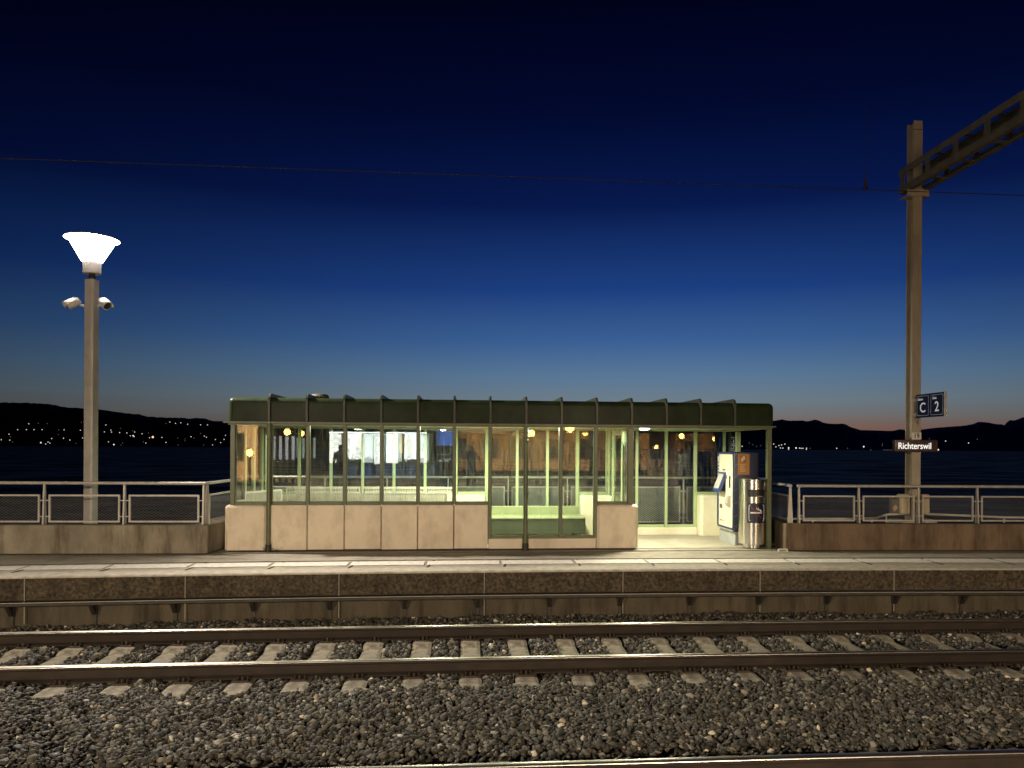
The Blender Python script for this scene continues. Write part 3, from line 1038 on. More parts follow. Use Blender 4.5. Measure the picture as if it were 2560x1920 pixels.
# left end wall, partition wall with its door, right end return
for v in (0.67, 1.20, 1.72):
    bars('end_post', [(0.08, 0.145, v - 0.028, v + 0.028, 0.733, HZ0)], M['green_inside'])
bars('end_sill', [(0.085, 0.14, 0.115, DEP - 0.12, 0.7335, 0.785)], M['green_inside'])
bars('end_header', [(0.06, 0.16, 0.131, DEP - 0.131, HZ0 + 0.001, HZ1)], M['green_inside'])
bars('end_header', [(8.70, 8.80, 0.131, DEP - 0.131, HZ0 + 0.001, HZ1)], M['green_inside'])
PX = 6.41
panel('partition_base', [(PX - 0.07, PX + 0.07, 1.52, DEP - 0.301, 0.008, 0.768)], M['cream_inside'], 0.02)
for v, z0 in ((0.62, 0.0), (1.50, 0.0), (1.86, 0.77)):
    bars('partition_post', [(PX - 0.03, PX + 0.03, v - 0.03, v + 0.03, z0 + 0.007, HZ0)], M['green_inside'])
bars('partition_header', [(PX - 0.045, PX + 0.045, 0.131, DEP - 0.131, HZ0 + 0.001, HZ1)], M['green_inside'])
dr = MB()
dr.bbox(PX - 0.022, PX + 0.022, 0.665, 0.725, 0.03, 1.95, b=0.006)
dr.bbox(PX - 0.022, PX + 0.022, 1.395, 1.455, 0.03, 1.95, b=0.006)
dr.bbox(PX - 0.022, PX + 0.022, 0.7255, 1.3945, 1.885, 1.95, b=0.006)
dr.bbox(PX - 0.022, PX + 0.022, 0.7255, 1.3945, 0.03, 0.13, b=0.006)
door = dr.build('door', M['green_inside'], sh)
mb = MB(); mb.tube([(PX + 0.025, 0.78, 1.15), (PX + 0.08, 0.78, 1.15), (PX + 0.08, 0.78, 0.55), (PX + 0.025, 0.78, 0.55)], 0.014, 8)
mb.build('door_handle', M['steel'], door)
mb = MB(); mb.box(PX - 0.10, PX - 0.03, 0.80, 1.10, 1.90, 1.955)
mb.build('door_closer', M['galv'], door)

# --- panes
def pane(x0, x1, y0, y1, z0, z1, parent=sh):
    mb = MB(); mb.box(x0, x1, y0, y1, z0, z1)
    return mb.build('window_pane', M['glass'], parent)
for i in range(11):
    x0 = 0.150 if i == 0 else PU[i - 1] + 0.028
    z0 = 0.78 if (i <= 6 or i == 10) else 0.23
    pane(x0, PU[i] - 0.028, 0.070, 0.078, z0, HZ0 + 0.004)
for i in range(15):
    x0 = 0.148 if i == 0 else PU[i - 1] + 0.026
    z0 = 0.81 if (i <= 6 or i in (10, 14)) else 0.2
    if i in (11, 12, 13): z0 = 0.19
    pane(x0, PU[i] - 0.026, DEP - 0.079, DEP - 0.071, z0, HZ0 + 0.004)
vs = [0.11, 0.67, 1.20, 1.72, DEP - 0.11]
for k_ in range(4):
    pane(0.108, 0.116, vs[k_] + 0.027, vs[k_ + 1] - 0.027, 0.78, HZ0 + 0.004)
pane(PX - 0.004, PX + 0.004, 0.12, 0.59, 0.03, HZ0 + 0.004)
pane(PX - 0.004, PX + 0.004, 1.53, 1.83, 0.765, HZ0 + 0.004)
pane(PX - 0.004, PX + 0.004, 1.89, DEP - 0.12, 0.765, HZ0 + 0.004)
pane(PX - 0.004, PX + 0.004, 0.72, 1.40, 0.12, 1.89, door)
pane(8.751, 8.759, 1.582, DEP - 0.12, 0.775, HZ0 + 0.004)

# --- roof
def round_box(name, x0, x1, y0, y1, z0, z1, r_, m, parent, seg=6, bottom=False):
    bm = bmesh.new()
    bmesh.ops.create_cube(bm, size=1.0)
    for v in bm.verts:
        v.co = Vector(((x0 + x1) / 2 + v.co.x * (x1 - x0), (y0 + y1) / 2 + v.co.y * (y1 - y0), (z0 + z1) / 2 + v.co.z * (z1 - z0)))
    es = [e for e in bm.edges if bottom or not all(abs(v.co.z - z0) < 1e-5 for v in e.verts)]
    bmesh.ops.bevel(bm, geom=es, offset=r_, segments=seg, profile=0.5, affect='EDGES')
    me = bpy.data.meshes.new(name)
    bm.to_mesh(me)
    bm.free()
    me.materials.append(m)
    me.polygons.foreach_set('use_smooth', [True] * len(me.polygons))
    me.set_sharp_from_angle(angle=R(40))
    o = bpy.data.objects.new(name, me)
    COL.objects.link(o)
    if parent is not None: o.parent = parent
    return o
roof = round_box('roof', 0.045, 8.815, -0.02, DEP + 0.02, 2.0355, 2.415, 0.085, M['green_dark'], sh)
mb = MB(); mb.box(0.165, 8.695, 0.135, DEP - 0.135, 2.022, 2.034)
mb.build('ceiling', M['ceiling_white'], sh)
def rib_mesh():
    r_ = 0.11
    z1, y0, y1 = 2.478, -0.062, DEP + 0.062
    out = [(y0, 2.045)]
    for k_ in range(9):
        a = math.pi - k_ * math.pi / 16
        out.append((y0 + r_ + r_ * math.cos(a), z1 - r_ + r_ * math.sin(a)))
    for k_ in range(9):
        a = math.pi / 2 - k_ * math.pi / 16
        out.append((y1 - r_ + r_ * math.cos(a), z1 - r_ + r_ * math.sin(a)))
    out += [(y1, 2.045), (y1 - 0.028, 2.045)]
    inn = [(y1 - 0.06, 2.34), (y1 - 0.16, 2.405), (y0 + 0.16, 2.405), (y0 + 0.06, 2.34), (y0 + 0.028, 2.045)]
    mb = MB()
    mb.prism(out + inn, 'x', -0.016, 0.016)
    return mb.mesh('roof_rib', M['green_rib'])
rmesh = rib_mesh()
for i in range(15):
    if PU[i] > 8.69: continue
    o = bpy.data.objects.new('roof_rib', rmesh)
    COL.objects.link(o)
    o.parent = roof
    o.location = (PU[i], 0, 0)
o = bpy.data.objects.new('roof_rib', rmesh); COL.objects.link(o); o.parent = roof; o.location = (0.68 + 0.573 * 14 - 0.49, 0, -5) if False else (PU[13] , 0, 0)
bpy.data.objects.remove(o)
mb = MB()
mb.lathe([(0.10, 2.405), (0.10, 2.47), (0.155, 2.475), (0.16, 2.50), (0.13, 2.535), (0.05, 2.55)], (1.25, 1.0, 0), 28)
mb.build('roof_vent', M['vent_metal'], roof)

# --- downpipes standing in front of the posts
for u in (PU[0] - 0.008, PU[7]):
    mb = MB()
    mb.tube([(u, 0.0, 2.02), (u, -0.008, 0.10), (u, -0.008, 0.03)], 0.034, 14)
    for zz in (0.9, 1.75):
        mb.lathe([(0.036, zz), (0.039, zz + 0.004), (0.039, zz + 0.026), (0.036, zz + 0.03)], (u, -0.004, 0), 14, cap=False)
    dp = mb.build('downpipe', M['green_frame'], sh)
    mb = MB(); mb.lathe([(0.046, 0.006), (0.046, 0.10), (0.036, 0.12)], (u, -0.008, 0), 14)
    mb.build('pipe_foot', M['dark_steel'], dp)

# --- drain channel in front of the shelter
mb = MB()
mb.box(0.0, 8.9, -0.16, -0.03, -0.03, 0.0025)
o = mb.build('drain_channel', M['joint_dark']); o.location = SH0; o.rotation_euler = (0, 0, SHA)
structure(o)
mb = MB()
x = 0.0
while x < 8.88:
    mb.box(x, x + 0.017, -0.155, -0.035, 0.002, 0.006)
    x += 0.03
mb.build('grating', M['galv'], o)

# --- ceiling lights
CL_LABEL = {1.53: 'ceiling lamp strip in the shelter over the left end of the white benches', 3.25: 'ceiling lamp strip in the shelter over the right end of the white benches',
            5.0: 'ceiling lamp strip in the shelter above the green bench', 6.90: 'bright ceiling lamp strip seen end on over the open entry bay beside the pillar'}
def ceiling_light(u, v0, v1, power, lab, th=0.012):
    p_ = W3(u, (v0 + v1) / 2, 2.022)
    root = empty('ceiling_light', p_, SHA, lab, 'ceiling light', 'fluorescent ceiling lights of the shelter')
    h = (v1 - v0) / 2
    mb = MB(); mb.bbox(-0.07, 0.07, -h, h, -0.4 * th, 0.0, b=0.003); mb.build('housing', M['white_metal'], root)
    mb = MB()
    mb.prism([(-0.058, -0.4 * th - 0.0005), (0.058, -0.4 * th - 0.0005), (0.050, -0.85 * th), (0.025, -th), (-0.025, -th), (-0.050, -0.85 * th)], 'y', -h + 0.02, h - 0.02)
    mb.build('diffuser', M['tube_glow'], root)
    ld = bpy.data.lights.new('tube_light', 'AREA')
    ld.shape = 'RECTANGLE'
    ld.size = 0.11
    ld.size_y = 2 * h - 0.05
    ld.energy = power
    ld.color = (1.0, 0.965, 0.71)
    lo = bpy.data.objects.new('tube_light', ld)
    COL.objects.link(lo)
    lo.parent = root
    lo.location = (0, 0, -th - 0.004)
ceiling_light(1.53, 0.25, 0.95, 30, CL_LABEL[1.53])
ceiling_light(3.25, 0.25, 0.95, 105, CL_LABEL[3.25])
ceiling_light(5.0, 0.25, 0.95, 140, CL_LABEL[5.0])
ceiling_light(6.72, 0.22, 0.55, 120, CL_LABEL[6.90], 0.06)

# --- benches
def slat_bench(u0, u1, v, rz, label, zt=0.93, flip=1):
    p_ = W3((u0 + u1) / 2, v)
    L = (u1 - u0)
    root = empty('slatted_bench', p_, SHA + rz, label, 'bench', 'white slatted metal benches in the shelter')
    h = L / 2
    mb = MB()
    mb.box(-h, h, -0.015, 0.015, zt - 0.035, zt); mb.box(-h, h, -0.015, 0.015, 0.50, 0.53)
    mb.box(-h, -h + 0.03, -0.015, 0.015, 0.5301, zt - 0.0351); mb.box(h - 0.03, h, -0.015, 0.015, 0.5301, zt - 0.0351)
    x = -h + 0.05
    while x < h - 0.045:
        mb.box(x, x + 0.014, -0.006, 0.006, 0.53, zt - 0.035)
        x += 0.029
    mb.build('backrest', M['white_metal'], root)
    mb = MB()
    y0 = -0.02 if flip < 0 else 0.02
    for k_ in range(12):
        ya = 0.03 + k_ * 0.036
        mb.box(-h, h, flip * -ya - 0.012, flip * -ya + 0.012, 0.43, 0.45)
    for xx in (-h + 0.04, h - 0.04, 0):
        mb.box(xx - 0.015, xx + 0.015, min(flip * -0.02, flip * -0.46), max(flip * -0.02, flip * -0.46), 0.41, 0.4295)
    mb.build('seat', M['white_metal'], root)
    for xx in (-h + 0.06, h - 0.06):
        mb = MB()
        mb.tube([(xx, flip * -0.40, 0.008), (xx, flip * -0.40, 0.41)], 0.016, 8)
        mb.tube([(xx, flip * -0.05, 0.008), (xx, flip * -0.05, 0.41), (xx, 0.0, 0.50)], 0.016, 8)
        mb.build('leg', M['white_metal'], root)
slat_bench(0.52, 1.83, 1.80, 0, 'white slatted bench along the rear glass of the shelter, left one of that row')
slat_bench(1.86, 3.52, 1.80, 0, 'white slatted bench along the rear glass of the shelter, right one of that row')
slat_bench(0.95, 2.33, 0.62, 0, 'white slatted bench just behind the front windows of the shelter, left one of that row', 0.885, -1)
slat_bench(2.36, 3.42, 0.62, 0, 'white slatted bench just behind the front windows of the shelter, right one of that row', 0.885, -1)
slat_bench(-0.10, 0.78, 0.98, R(62), 'short white slatted bench standing askew in the left end of the shelter', 0.91, 1)

gb = empty('green_bench', W3(4.85, 1.5), SHA, 'long green box bench with a low backrest behind the full height glass', 'bench')
mb = MB()
mb.prism([(-0.27, 0.13), (0.30, 0.13), (0.30, 0.40), (-0.30, 0.40)], 'x', -0.95, 1.0)
mb.build('seat_box', M['green_bench'], gb)
mb = MB(); mb.bbox(-0.95, 1.0, -0.315, 0.30, 0.4005, 0.43, b=0.008); mb.build('seat', M['green_seat'], gb)
mb = MB(); mb.bbox(-0.95, 0.95, 0.24, 0.30, 0.4305, 0.585, b=0.01); mb.build('backrest', M['green_seat'], gb)
for xx in (-0.8, 0.0, 0.85):
    mb = MB(); mb.box(xx - 0.03, xx + 0.03, -0.18, 0.22, 0.008, 0.1295); mb.build('leg', M['dark_steel'], gb)

# ------------------------------------------------------------------ ticket machine
tm = empty('ticket_machine', W3(8.285, 0.41), SHA, 'blue ticket machine with cream front panel and orange notice on its side', 'ticket machine')
TW, TD, TH = 0.45, 0.86, 1.60
mb = MB(); mb.bbox(0.03, TW - 0.02, 0.02, TD - 0.02, 0.006, 0.235, b=0.006); mb.build('plinth', M['grey_plinth'], tm)
round_box('body', 0.0, TW, 0.0, TD, 0.2355, TH, 0.02, M['navy_paint'], tm, 3, True)
mb = MB()  # blue front frame proud of the body, with rounded lower corners
def rrect(x0, x1, z0, z1, r_, seg=5):
    pts = []
    for cx, cz, a0 in ((x1 - r_, z0 + r_, -90), (x1 - r_, z1 - r_, 0), (x0 + r_, z1 - r_, 90), (x0 + r_, z0 + r_, 180)):
        for k_ in range(seg + 1):
            a = R(a0 + 90 * k_ / seg)
            pts.append((cx + r_ * math.cos(a), cz + r_ * math.sin(a)))
    return pts
mb.prism(rrect(0.01, TD - 0.01, 0.27, TH - 0.01, 0.05), 'x', -0.014, 0.002)
mb.build('front_frame', M['blue_paint'], tm)
mb = MB(); mb.prism(rrect(0.030, TD - 0.13, 0.30, TH - 0.04, 0.03), 'x', -0.019, -0.0145)
fp = mb.build('front_panel', M['panel_cream'], tm)
mb = MB()   # silver trim line under the frame
mb.box(-0.018, 0.004, 0.02, TD - 0.02, 0.243, 0.262); mb.build('trim', M['galv'], tm)
hood = MB()
hood.prism([(-0.019, 1.245), (-0.040, 1.24), (-0.155, 0.945), (-0.155, 0.905), (-0.118, 0.90), (-0.019, 1.14)], 'y', 0.36, 0.66)
hd = hood.build('screen_hood', M['hood_blue'], tm)
mb = MB(); mb.prism([(-0.050, 1.212), (-0.053, 1.213), (-0.152, 0.960), (-0.149, 0.959)], 'y', 0.385, 0.635); mb.build('touch_screen', M['screen_grey'], hd)
mb = MB(); mb.box(-0.0203, -0.0143, 0.37, 0.65, 0.90, 1.13); mb.build('hood_recess', M['black'], fp)  # recess shade under the hood put into a flat black plate
mb = MB(); mb.box(-0.0205, -0.0145, 0.40, 0.54, 1.27, 1.30); mb.box(-0.0205, -0.0145, 0.31, 0.345, 1.13, 1.20); mb.build('speaker_slot', M['grey_dark'], fp)
mb = MB(); mb.box(-0.022, -0.012, 0.13, 0.20, 0.98, 1.19); mb.build('coin_slot', M['black'], fp)
mb = MB(); mb.prism([(-0.019, 0.86), (-0.05, 0.84), (-0.085, 0.72), (-0.05, 0.66), (-0.019, 0.66)], 'y', 0.11, 0.23); mb.build('card_reader', M['galv'], fp)
mb = MB(); mb.box(-0.0215, -0.0145, 0.54, 0.68, 0.60, 0.675); mb.build('ticket_tray', M['grey_dark'], fp)
mb = MB(); mb.box(-0.0205, -0.0145, 0.62, 0.665, 0.375, 0.405); mb.build('red_emblem', M['red_paint'], fp)
text_mesh('emblem_text', 'SBB CFF FFS', 0.03, M['grey_dark'], fp, Matrix.Translation((-0.0198, 0.60, 0.39)) @ Matrix.Rotation(R(-90), 4, 'Z') @ FRONT, 0.0005, align='LEFT')
mb = MB()
for k_ in range(5):
    mb.box(-0.0165, -0.0135, TD - 0.10, TD - 0.055, 1.36 - 0.055 * k_, 1.385 - 0.055 * k_ + (0.02 if k_ == 0 else 0))
mb.box(-0.0165, -0.0135, TD - 0.10, TD - 0.055, 1.42, 1.52)
mb.build('white_marking', M['sign_white'], tm)
mb = MB()
mb.box(0.065, 0.265, -0.006, 0.0, 1.215, 1.57)
po = mb.build('side_notice', M['orange_poster'], tm)
mb = MB(); mb.prism(rrect(0.095, 0.205, 1.425, 1.545, 0.01), 'y', -0.0085, -0.0062); mb.build('icon_field', M['orange_dark'], po)
mb = MB(); mb.box(0.14, 0.185, -0.0125, -0.0087, 1.465, 1.53); mb.box(0.115, 0.155, -0.0128, -0.0089, 1.44, 1.50); mb.build('icon', M['poster_ink'], po)
mb = MB()
for k_, wd in enumerate((0.085, 0.07, 0.10, 0.095)):
    x_ = 0.10
    while x_ < 0.10 + wd:
        l_ = random.uniform(0.008, 0.022)
        mb.box(x_, min(x_ + l_, 0.10 + wd + 0.004), -0.0082, -0.0062, 1.375 - 0.036 * k_, 1.390 - 0.036 * k_)
        x_ += l_ + 0.003
mb.build('notice_lines', M['poster_ink'], po)
mb = MB()
for z_ in (0.29, 0.33, 0.50, 0.72, 0.95, 1.18, 1.37, 1.55):
    for y_ in (0.012, 0.038):
        mb.tube([(y_ + 0.006, -0.004, z_ + (0.02 if y_ > 0.02 else 0)), (y_ + 0.006, 0.0, z_ + (0.02 if y_ > 0.02 else 0))], 0.005, 6)
mb.build('rivets', M['galv'], tm)

# ------------------------------------------------------------------ waste bin
bp_ = W3(8.53, 0.175)
wb = empty('waste_bin', bp_, SHA, 'tall shiny stainless steel waste bin with a no smoking sign', 'waste bin')
RB = 0.236
mb = MB(); mb.lathe([(0.165, 0.006), (0.165, 0.075)], seg=40); mb.build('foot_ring', M['steel'], wb)
mb = MB(); mb.lathe([(RB - 0.02, 0.076), (RB, 0.08), (RB, 1.12), (RB, 1.135)], seg=64); mb.build('shell', M['steel'], wb)
mb = MB(); mb.lathe([(RB + 0.004, 1.1355), (RB + 0.005, 1.155), (RB - 0.01, 1.165), (RB - 0.06, 1.168), (0.02, 1.15)], seg=64); mb.build('rim', M['steel'], wb)
mb = MB(); mb.lathe([(RB + 0.0015, 1.075), (RB + 0.0015, 1.079)], seg=64, cap=False); mb.build('seam', M['grey_dark'], wb)
AC = R(-96)    # direction in which the sign faces
def bend(mb, r_):
    out = []
    for (x, y, z) in mb.v:
        a = AC + x / RB
        rr = r_ - y
        out.append((rr * math.cos(a), rr * math.sin(a), z))
    mb.v = out
    return mb
def strip(mb, x0, x1, z0, z1, d0, d1, n=8):
    for i in range(n):
        a, b__ = x0 + (x1 - x0) * i / n, x0 + (x1 - x0) * (i + 1) / n
        mb.box(a, b__, -d1, -d0, z0, z1)
mb = MB(); strip(mb, -0.145, 0.145, 0.865, 0.985, -0.01, 0.004); bend(mb, RB).build('opening', M['black'], wb)
mb = MB(); strip(mb, -0.02, 0.085, 0.872, 0.880, 0.002, 0.022); bend(mb, RB).build('ash_plate', M['galv'], wb)
mb = MB(); strip(mb, -0.150, 0.150, 0.435, 0.760, 0.001, 0.006, 12)
sg = bend(mb, RB).build('no_smoking_sign', M['dark_blue_sign'], wb)
mb = MB()
fr_o = rrect(-0.128, 0.128, 0.465, 0.735, 0.02)
fr_i = rrect(-0.120, 0.120, 0.473, 0.727, 0.015)
n_ = len(fr_o)
v = [(a, -0.0062, c) for a, c in fr_o] + [(a, -0.0062, c) for a, c in fr_i] + [(a, -0.0085, c) for a, c in fr_o] + [(a, -0.0085, c) for a, c in fr_i]
f = []
for i in range(n_):
    j = (i + 1) % n_
    f += [(2 * n_ + i, 2 * n_ + j, 3 * n_ + j, 3 * n_ + i), (i, 2 * n_ + i, 2 * n_ + j, j), (n_ + i, n_ + j, 3 * n_ + j, 3 * n_ + i)]
# longer straight runs are subdivided by their own bend at this size
mb.add(v, f)
bend(mb, RB + 0.0006).build('sign_frame', M['sign_white'], sg)
mb = MB(); strip(mb, -0.100, 0.052, 0.592, 0.616, 0.0062, 0.009, 6); strip(mb, 0.058, 0.064, 0.592, 0.616, 0.0062, 0.009, 1); strip(mb, 0.072, 0.084, 0.592, 0.616, 0.0062, 0.009, 1)
for off in (0.0, 0.024):
    pts = [(-0.005 + off, 0.690), (-0.003 + off, 0.668), (0.012 + off, 0.655), (0.040 + off, 0.650), (0.055 + off - off * 0.6, 0.640), (0.060 + off * 0.4 + 0.012, 0.625)]
    for (a, c), (a2, c2) in zip(pts[:-1], pts[1:]):
        dx, dz = a2 - a, c2 - c
        l_ = math.hypot(dx, dz)
        nx, nz = -dz / l_ * 0.006, dx / l_ * 0.006
        mb.add([(a - nx, -0.0088, c - nz), (a2 - nx, -0.0088, c2 - nz), (a2 + nx, -0.0088, c2 + nz), (a + nx, -0.0088, c + nz)], [(0, 1, 2, 3)])
bend(mb, RB).build('cigarette_symbol', M['sign_white'], sg)
mb = MB()
n_ = 10
for i in range(n_):
    a0, a1 = -0.095 + 0.175 * i / n_, -0.095 + 0.175 * (i + 1) / n_
    c0, c1 = 0.705 - 0.20 * i / n_, 0.705 - 0.20 * (i + 1) / n_
    mb.add([(a0, -0.0102, c0 - 0.006), (a1, -0.0102, c1 - 0.006), (a1, -0.0102, c1 + 0.006), (a0, -0.0102, c0 + 0.006)], [(0, 1, 2, 3)])
bend(mb, RB).build('red_slash', M['red_paint'], sg)

# small white bracket on the ground by the wall end, weeds, leaf litter
fb = empty('floor_bracket', (3.95, 12.36, 0), R(3), 'small low white metal bracket lying on the platform by the brown wall', 'bracket')
mb = MB(); mb.box(-0.075, 0.075, -0.008, 0.008, 0.035, 0.052); mb.build('cross_bar', M['white_pipe'], fb)
for x in (-0.07, 0.07):
    mb = MB(); mb.box(x - 0.012, x + 0.012, -0.012, 0.012, 0.0, 0.0345); mb.build('foot', M['white_pipe'], fb)

def weed(loc, n, h, label, m='leaf', group=None, spread=0.12, seed=0):
    rnd = random.Random(seed)
    root = empty('weed', loc, 0, label, 'weed', group)
    st, lf = MB(), MB()
    for i in range(n):
        a = rnd.uniform(0, 6.28)
        r_ = rnd.uniform(0.3, 1) * spread
        hh = h * rnd.uniform(0.4, 1)
        p0 = Vector((0, 0, 0))
        p1 = Vector((r_ * 0.4 * math.cos(a), r_ * 0.4 * math.sin(a), hh * 0.6))
        p2 = Vector((r_ * math.cos(a), r_ * math.sin(a), hh))
        st.tube([p0, p1, p2], 0.002, 4)
        for k_ in range(6):
            q = p0.lerp(p1, k_ / 3) if k_ < 3 else p1.lerp(p2, (k_ - 2) / 3)
            d = Vector((rnd.uniform(-1, 1), rnd.uniform(-1, 1), rnd.uniform(0, 0.8))).normalized() * rnd.uniform(0.02, 0.045)
            s_ = d.cross(Vector((0, 0, 1))).normalized() * 0.008
            lf.add([q, q + d * 0.5 + s_, q + d, q + d * 0.5 - s_], [(0, 1, 2, 3)])
    st.build('stem', M[m], root)
    lf.build('leaves', M[m], root)
q = W3(0.655, -0.03)
weed((q.x, q.y, 0.0), 9, 0.17, 'dark little weed growing at the foot of the left downpipe', seed=2, spread=0.10)
q = W3(0.80, -0.03)
weed((q.x, q.y, 0.0), 6, 0.07, 'low weed sprawling under the second concrete panel of the shelter', seed=3, spread=0.14)
q = W3(8.74, 0.08)
weed((q.x, q.y, 0.0), 12, 0.09, 'tuft of dry leaves between the waste bin and the corner post', 'dry_leaf', seed=4, spread=0.14)
x = 3.0
weed((4.05, edge_y(4.05) - 0.10, -0.72), 12, 0.12, 'pale dry tuft in the gravel at the foot of the platform wall', 'dry_leaf', seed=5, spread=0.10)
for i, x in enumerate((-3.05, -2.72, -2.42, -2.15)):
    weed((x, edge_y(x) - 0.07, -0.72), 12, 0.14, 'dark green weed along the foot of the platform wall', 'leaf', 'weeds at the foot of the platform wall', seed=10 + i, spread=0.16)

# ------------------------------------------------------------------ lamp post with two cameras
def luminaire(name, parent, z, power, color, shaped_cutoff=False):
    """road-lamp optics: most light leaves 40 to 80 degrees from straight down"""
    ld = bpy.data.lights.new(name, 'POINT')
    ld.energy = power
    ld.color = color
    ld.shadow_soft_size = 0.10
    ld.use_nodes = True
    t = ld.node_tree
    e = [q for q in t.nodes if q.type == 'EMISSION'][0]
    ge = t.nodes.new('ShaderNodeNewGeometry')
    sp = t.nodes.new('ShaderNodeSeparateXYZ')
    t.links.new(ge.outputs['Incoming'], sp.inputs[0])
    mr = t.nodes.new('ShaderNodeMapRange')
    mr.inputs['From Min'].default_value = 1.0
    mr.inputs['From Max'].default_value = -1.0
    t.links.new(sp.outputs['Z'], mr.inputs['Value'])
    g = lambda v: (v, v, v, 1)
    r = ramp_node(t, [(0.0, g(0.02)), (0.45, g(0.06)), (0.5, g(0.10)), (0.58, g(0.6)), (0.66, g(1.0)), (0.81, g(1.0)), (0.87, g(0.85)), (0.92, g(0.6)), (0.96, g(0.28)), (1.0, g(0.04))])
    if shaped_cutoff:  # beam cutoff made up to keep light off the gravel
        r = ramp_node(t, [(0.0, g(0.02)), (0.46, g(0.06)), (0.5, g(0.12)), (0.56, g(0.8)), (0.60, g(1.0)), (0.618, g(0.75)), (0.635, g(0.16)), (0.66, g(0.05)), (1.0, g(0.03))])
    t.links.new(mr.outputs[0], r.inputs[0])
    t.links.new(r.outputs[0], e.inputs['Strength'])
    o = bpy.data.objects.new(name, ld)
    COL.objects.link(o)
    o.parent = parent
    o.location = (0, 0, z)
    return o

def lamp_post(loc, rz, label, glow, group=None, power=4600, color=(1.0, 0.905, 0.78)):
    root = empty('lamp_post', loc, rz, label, 'lamp post', group)
    s_ = 0.083
    c_ = 0.026
    oct_ = [(-s_ + c_, -s_), (s_ - c_, -s_), (s_, -s_ + c_), (s_, s_ - c_), (s_ - c_, s_), (-s_ + c_, s_), (-s_, s_ - c_), (-s_, -s_ + c_)]
    mb = MB()
    mb.prism(oct_, 'z', 0, 4.30 - loc[2])
    mb.build('pole', M['pole_galv'], root)
    zt = 4.30 - loc[2]
    mb = MB(); mb.lathe([(0.048, zt + 0.001), (0.048, zt + 0.12)], seg=20); mb.build('neck', M['dark_steel'], root)
    mb = MB(); mb.lathe([(0.125, zt + 0.095), (0.130, zt + 0.10), (0.132, zt + 0.275), (0.128, zt + 0.285)], seg=32); mb.build('collar', M['collar_grey'], root)
    prof = [(0.145, zt + 0.286), (0.158, zt + 0.30), (0.33, zt + 0.615)]
    mb = MB(); mb.lathe(prof, seg=40, cap=True)
    mb.build('lamp_bowl', M['bowl_glow'], root)
    mb = MB(); mb.lathe([(0.33, zt + 0.6155), (0.365, zt + 0.628), (0.398, zt + 0.645)], seg=40, cap=False)
    mb.build('lamp_ring', M['ring_glow'], root)
    luminaire('lamp_light', root, zt + 0.52, power, color, color[1] < 0.8)
    mb = MB(); mb.lathe([(0.398, zt + 0.6455), (0.402, zt + 0.652), (0.38, zt + 0.672), (0.20, zt + 0.69), (0.02, zt + 0.695)], seg=40); mb.build('lid', M['cctv_white'], root)
    return root
LPX, LPY = -7.16, 12.3
lamp_post((LPX, LPY, -0.31), R(-12), 'lit grey lamp post with a glowing white cone lamp behind the left railing', M['lamp_glow'])

def cctv(side, label):
    z = 3.89
    root = empty('security_camera', (LPX + side * 0.11, LPY - 0.02, z), 0, label, 'security camera', 'security cameras on the lamp post')
    d = Vector((side * 0.74, -0.42, -0.52)).normalized()
    a0 = Vector((side * 0.115, -0.05, 0.035))
    mb = MB(); mb.tube([(0, 0, -0.01), (side * 0.06, -0.01, 0.0), tuple(a0)], 0.018, 10); mb.build('arm', M['cctv_white'], root)
    mb = MB()
    q = [a0 - d * 0.075, a0 - d * 0.07, a0 - d * 0.02, a0, a0 + d * 0.12, a0 + d * 0.122]
    mb.tube(q, 0.06, 18, radii=[0.035, 0.055, 0.068, 0.070, 0.074, 0.070])
    mb.build('housing', M['cctv_white'], root)
    up = Vector((0, 0, 1))
    sd = d.cross(up).normalized()
    nu = sd.cross(d).normalized()
    mb = MB()
    v = []
    for t_, ang_r in ((-0.02, 0.080), (0.165, 0.084)):
        for k_ in range(9):
            a = math.pi * k_ / 8
            v.append(a0 + d * t_ + sd * math.cos(a) * ang_r + nu * math.sin(a) * ang_r)
    f = [(k_, k_ + 1, 9 + k_ + 1, 9 + k_) for k_ in range(8)]
    mb.add(v, f, True)
    o = mb.build('sun_hood', M['cctv_white'], root)
    md = o.modifiers.new('thick', 'SOLIDIFY'); md.thickness = 0.006
    mb = MB(); mb.tube([a0 + d * 0.1225, a0 + d * 0.126], 0.058, 18); mb.build('lens', M['black'], root)
cctv(-1, 'white security camera pointing left on the lit lamp post')
cctv(1, 'white security camera pointing right on the lit lamp post')

# ------------------------------------------------------------------ rail mast with gantry, signs
MX, MY = 6.345, 13.0
MA = math.atan(0.0863)
mast = empty('catenary_mast', (MX, MY, -0.32), MA, 'tall beige steel rail mast carrying the gantry and station signs', 'mast')
h = 7.19 + 0.32
mb = MB()
mb.box(-0.078, 0.078, -0.10, -0.086, 0, h); mb.box(-0.078, 0.078, 0.086, 0.10, 0, h); mb.box(-0.006, 0.006, -0.0855, 0.0855, 0, h)
ms = mb.build('mast_column', M['mast_paint'], mast)
mb = MB(); mb.box(-0.0825, 0.0825, -0.1035, -0.1005, h - 0.155, h - 0.145); mb.build('band', M['dark_steel'], mast)
GZ = 6.02 + 0.32
mb = MB(); mb.box(-0.19, 0.19, -0.118, -0.1045, GZ - 0.09, GZ + 0.02); mb.box(-0.19, 0.19, -0.128, 0.12, GZ - 0.105, GZ - 0.0905)
mb.build('clamp_plate', M['mast_paint'], mast)
ga = empty('gantry_beam', (MX, MY, 6.02), MA, 'dark lattice steel gantry beam reaching from the mast out over the tracks', 'gantry')
gw, gh, y0, y1 = 0.18, 0.42, 0.16, -16.0
